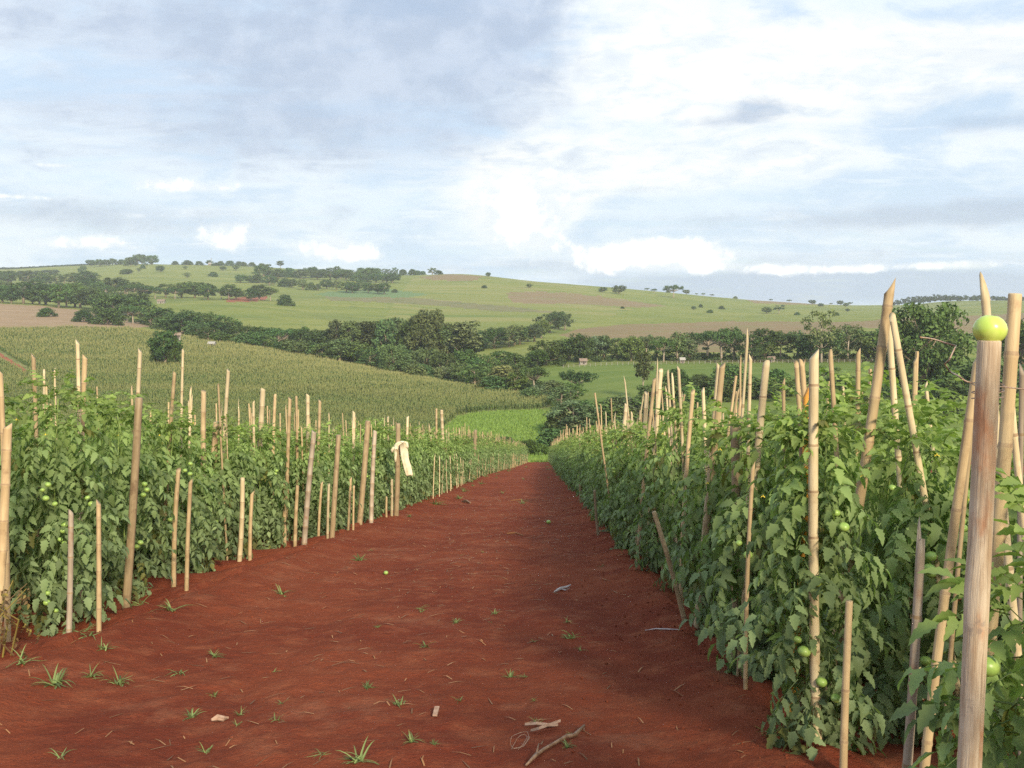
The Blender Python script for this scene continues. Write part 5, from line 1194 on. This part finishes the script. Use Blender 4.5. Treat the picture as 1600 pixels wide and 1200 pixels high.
# undergrowth that fills the valley floor below the trees
def undergrowth():
    nr = np.random.default_rng(9); Vs = []
    lines = [([(860, 440), (1400, 402)], 260), ([(500, 470), (880, 425)], 420), ([(235, 610), (520, 480)], 260), ([(640, 405), (870, 330)], 260), ([(868, 225), (1040, 262)], 300), ([(130, 760), (235, 660)], 120)]
    for (a, b), n in [(tuple(l[0]), l[1]) for l in lines]:
        for i in range(n):
            f = nr.random(); px = a[0] + (b[0] - a[0]) * f; D = (a[1] + (b[1] - a[1]) * f) * nr.uniform(.96, 1.05); x = P(px, 560, D).x; z = Hs(x, D); k = 16; d = nr.normal(size=(k, 3)); d /= np.linalg.norm(d, axis=1)[:, None]
            c = np.array([x, D, z + 1.0]) + d * np.array([2.6, 2.6, 1.5]) * nr.uniform(.4, 1, (k, 1)); u = np.cross(d, nr.normal(size=(k, 3))); u /= np.linalg.norm(u, axis=1)[:, None]; v = np.cross(d, u); s = .62
            Vs.append(np.stack([c - u * s, c - v * s * .6, c + u * s, c + v * s * .6], 1))
    V = np.concatenate(Vs).reshape(-1, 3); o = link('undergrowth', mesh_from('undergrowth', V, np.arange(len(V)).reshape(-1, 4), [M_crown])); o.color = (.05, .078, .028, 1); tag(o, 'undergrowth below the trees along the valley', 'undergrowth', kind='stuff')
undergrowth()

# ------------------------------------------------------------------ farm buildings, fences, mast
def house(px, py, D, w, h, label, roof, rz=.2):
    p = P(px, py, D); z = Hs(p.x, D); W_ = w * D / F; hh = max(h * D / F, 2.2); dp = W_ * .7
    root = link('farmhouse', None, loc=(p.x, D, max(z, p.z - .2)), rot=(0, 0, rz)); tag(root, label, 'house')
    mb = MB(); a, b = W_ / 2, dp / 2; r = hh * .62
    mb.add([(-a, -b, -1.5), (a, -b, -1.5), (a, b, -1.5), (-a, b, -1.5), (-a, -b, r), (a, -b, r), (a, b, r), (-a, b, r), (-a, 0, hh * .95), (a, 0, hh * .95)], [(0, 1, 5, 4), (1, 2, 6, 9, 5), (2, 3, 7, 6), (3, 0, 4, 8, 7)]); link('wall', mb.mesh('wall', [M_wall]), root)
    mb = MB(); e = .3
    for s in (-1, 1): mb.add([(-a - e, s * (b + e), r - .15), (a + e, s * (b + e), r - .15), (a + e, 0, hh), (-a - e, 0, hh), (-a - e, s * (b + e), r - .02), (a + e, s * (b + e), r - .02), (a + e, 0, hh + .13), (-a - e, 0, hh + .13)], [(0, 1, 2, 3), (4, 5, 6, 7), (0, 1, 5, 4), (0, 3, 7, 4), (1, 2, 6, 5)])
    link('roof', mb.mesh('roof', [roof]), root)
    def box(nm, x0, x1, z0, z1):
        mb = MB(); mb.add([(x0, -b - .05, z0), (x1, -b - .05, z0), (x1, -b - .05, z1), (x0, -b - .05, z1), (x0, -b + .02, z0), (x1, -b + .02, z0), (x1, -b + .02, z1), (x0, -b + .02, z1)], [(0, 1, 2, 3), (0, 1, 5, 4), (1, 2, 6, 5), (2, 3, 7, 6), (3, 0, 4, 7)]); link(nm, mb.mesh(nm, [M_shade]), root)
    box('door', -.4, .4, 0, r * .8); box('window', -a * .75, -a * .4, r * .4, r * .75); box('window', a * .4, a * .75, r * .4, r * .75)
house(277, 528, 402, 9, 3, 'small pale farmhouse half hidden by the lone corn field tree', M_roof, .5)
house(331, 541, 446, 10, 3, 'low grey-roofed shed at the upper corn edge', M_greyroof, -.1)
house(911, 568, 410, 11, 4, 'small white house among trees behind the right valley field', M_roof, .2)
house(1066, 568, 404, 7, 4, 'tiny white shed under the dark tree line at right', M_greyroof, .1)
house(1205, 568, 402, 10, 4, 'small low house under the dark tree line behind canes', M_roof, -.2)
house(252, 475, 900, 11, 6, 'small brown-roofed house below the trees of the left pasture', M_roof, .1)
house(328, 416, 2180, 5, 4, 'tiny white house on the far left ridge', M_greyroof, 0)
def fence(a, b, n, label, hpost=1.5):
    A = P(a[0], a[1], a[2]); B = P(b[0], b[1], b[2]); root = link('fence', None, loc=(A.x, A.y, Hs(A.x, A.y))); tag(root, label, 'fence')
    mb = MB(); mb.tube([(0, 0, -.4), (0, 0, hpost)], [.09, .08], 5); pm = mb.mesh('post', [M_greyroof]); tops = []
    for i in range(n):
        f = i / (n - 1); x = A.x + (B.x - A.x) * f; y = A.y + (B.y - A.y) * f; z = Hs(x, y); link('post', pm, root, Vector((x, y, z)) - root.location); tops.append(Vector((x, y, z)) - root.location)
    for q in (.5, .9, 1.3):
        mb = MB(); mb.tube([t + Vector((0, 0, q)) for t in tops], [.02] * n, 3, cap=False); link('wire', mb.mesh('wire', [M_wire]), root)
fence((508, 566, 435), (604, 584, 405), 26, 'pale post and wire fence along the upper corn edge')
fence((880, 566, 402), (1390, 566, 392), 60, 'thin fence at the top of the right valley field', 1.3)
def mast():
    p = P(330, 403, 2230); z = Hs(p.x, 2230); h = p.z - z; root = link('antenna_mast', None, loc=(p.x, 2230, z)); tag(root, 'thin lattice mast on the far left ridge', 'mast')
    for sx in (-1, 1):
        for sy in (-1, 1):
            mb = MB(); mb.tube([(sx * 1.2, sy * 1.2, -1), (sx * .3, sy * .3, h)], [.22, .16], 4); link('leg', mb.mesh('leg', [M_greyroof]), root)
    mb = MB(); k = 6
    for i in range(k):
        f = (i + .5) / k; q = 1.2 - .9 * f
        for s in (-1, 1): mb.tube([(-q, s * q, h * f), (q, s * q, h * f + 1)], [.12, .12], 3); mb.tube([(s * q, -q, h * f), (s * q, q, h * f + 1)], [.12, .12], 3)
    link('bracing', mb.mesh('bracing', [M_greyroof]), root)
    mb = MB(); mb.tube([(-2.2, 0, h * .86), (2.2, 0, h * .86)], [.2, .2], 4); link('cross_arm', mb.mesh('cross_arm', [M_greyroof]), root)
mast()

# ------------------------------------------------------------------ air
def haze(density=0.00011):
    me = bpy.data.meshes.new('haze'); bm = bmesh.new(); x0, x1, y0, y1, z0, z1 = -6200, 6200, -120, 4700, -60, 420
    vs = [bm.verts.new(v) for v in ((x0, y0, z0), (x1, y0, z0), (x1, y1, z0), (x0, y1, z0), (x0, y0, z1), (x1, y0, z1), (x1, y1, z1), (x0, y1, z1))]
    for f in ((3, 2, 1, 0), (4, 5, 6, 7), (0, 1, 5, 4), (1, 2, 6, 5), (2, 3, 7, 6), (3, 0, 4, 7)): bm.faces.new([vs[i] for i in f])
    bm.to_mesh(me); bm.free(); m = bpy.data.materials.new('thin_air'); m.use_nodes = True; nt = m.node_tree; nt.nodes.clear()
    out = nt.nodes.new('ShaderNodeOutputMaterial'); v = nt.nodes.new('ShaderNodeVolumePrincipled'); v.inputs['Color'].default_value = (.80, .88, 1.0, 1); v.inputs['Density'].default_value = density; v.inputs['Anisotropy'].default_value = 0.0
    nt.links.new(v.outputs[0], out.inputs['Volume']); me.materials.append(m); o = link('haze', me); o['kind'] = 'stuff'
HAZE = True
if HAZE: haze()
for o in bpy.data.objects:
    if 'label' in o and len(o['label'].replace('-', ' ').split()) > 16: o['label'] = o['label'].replace(' on the ', ' at ')
print('meshes', len(bpy.data.meshes), 'objects', len(bpy.data.objects))
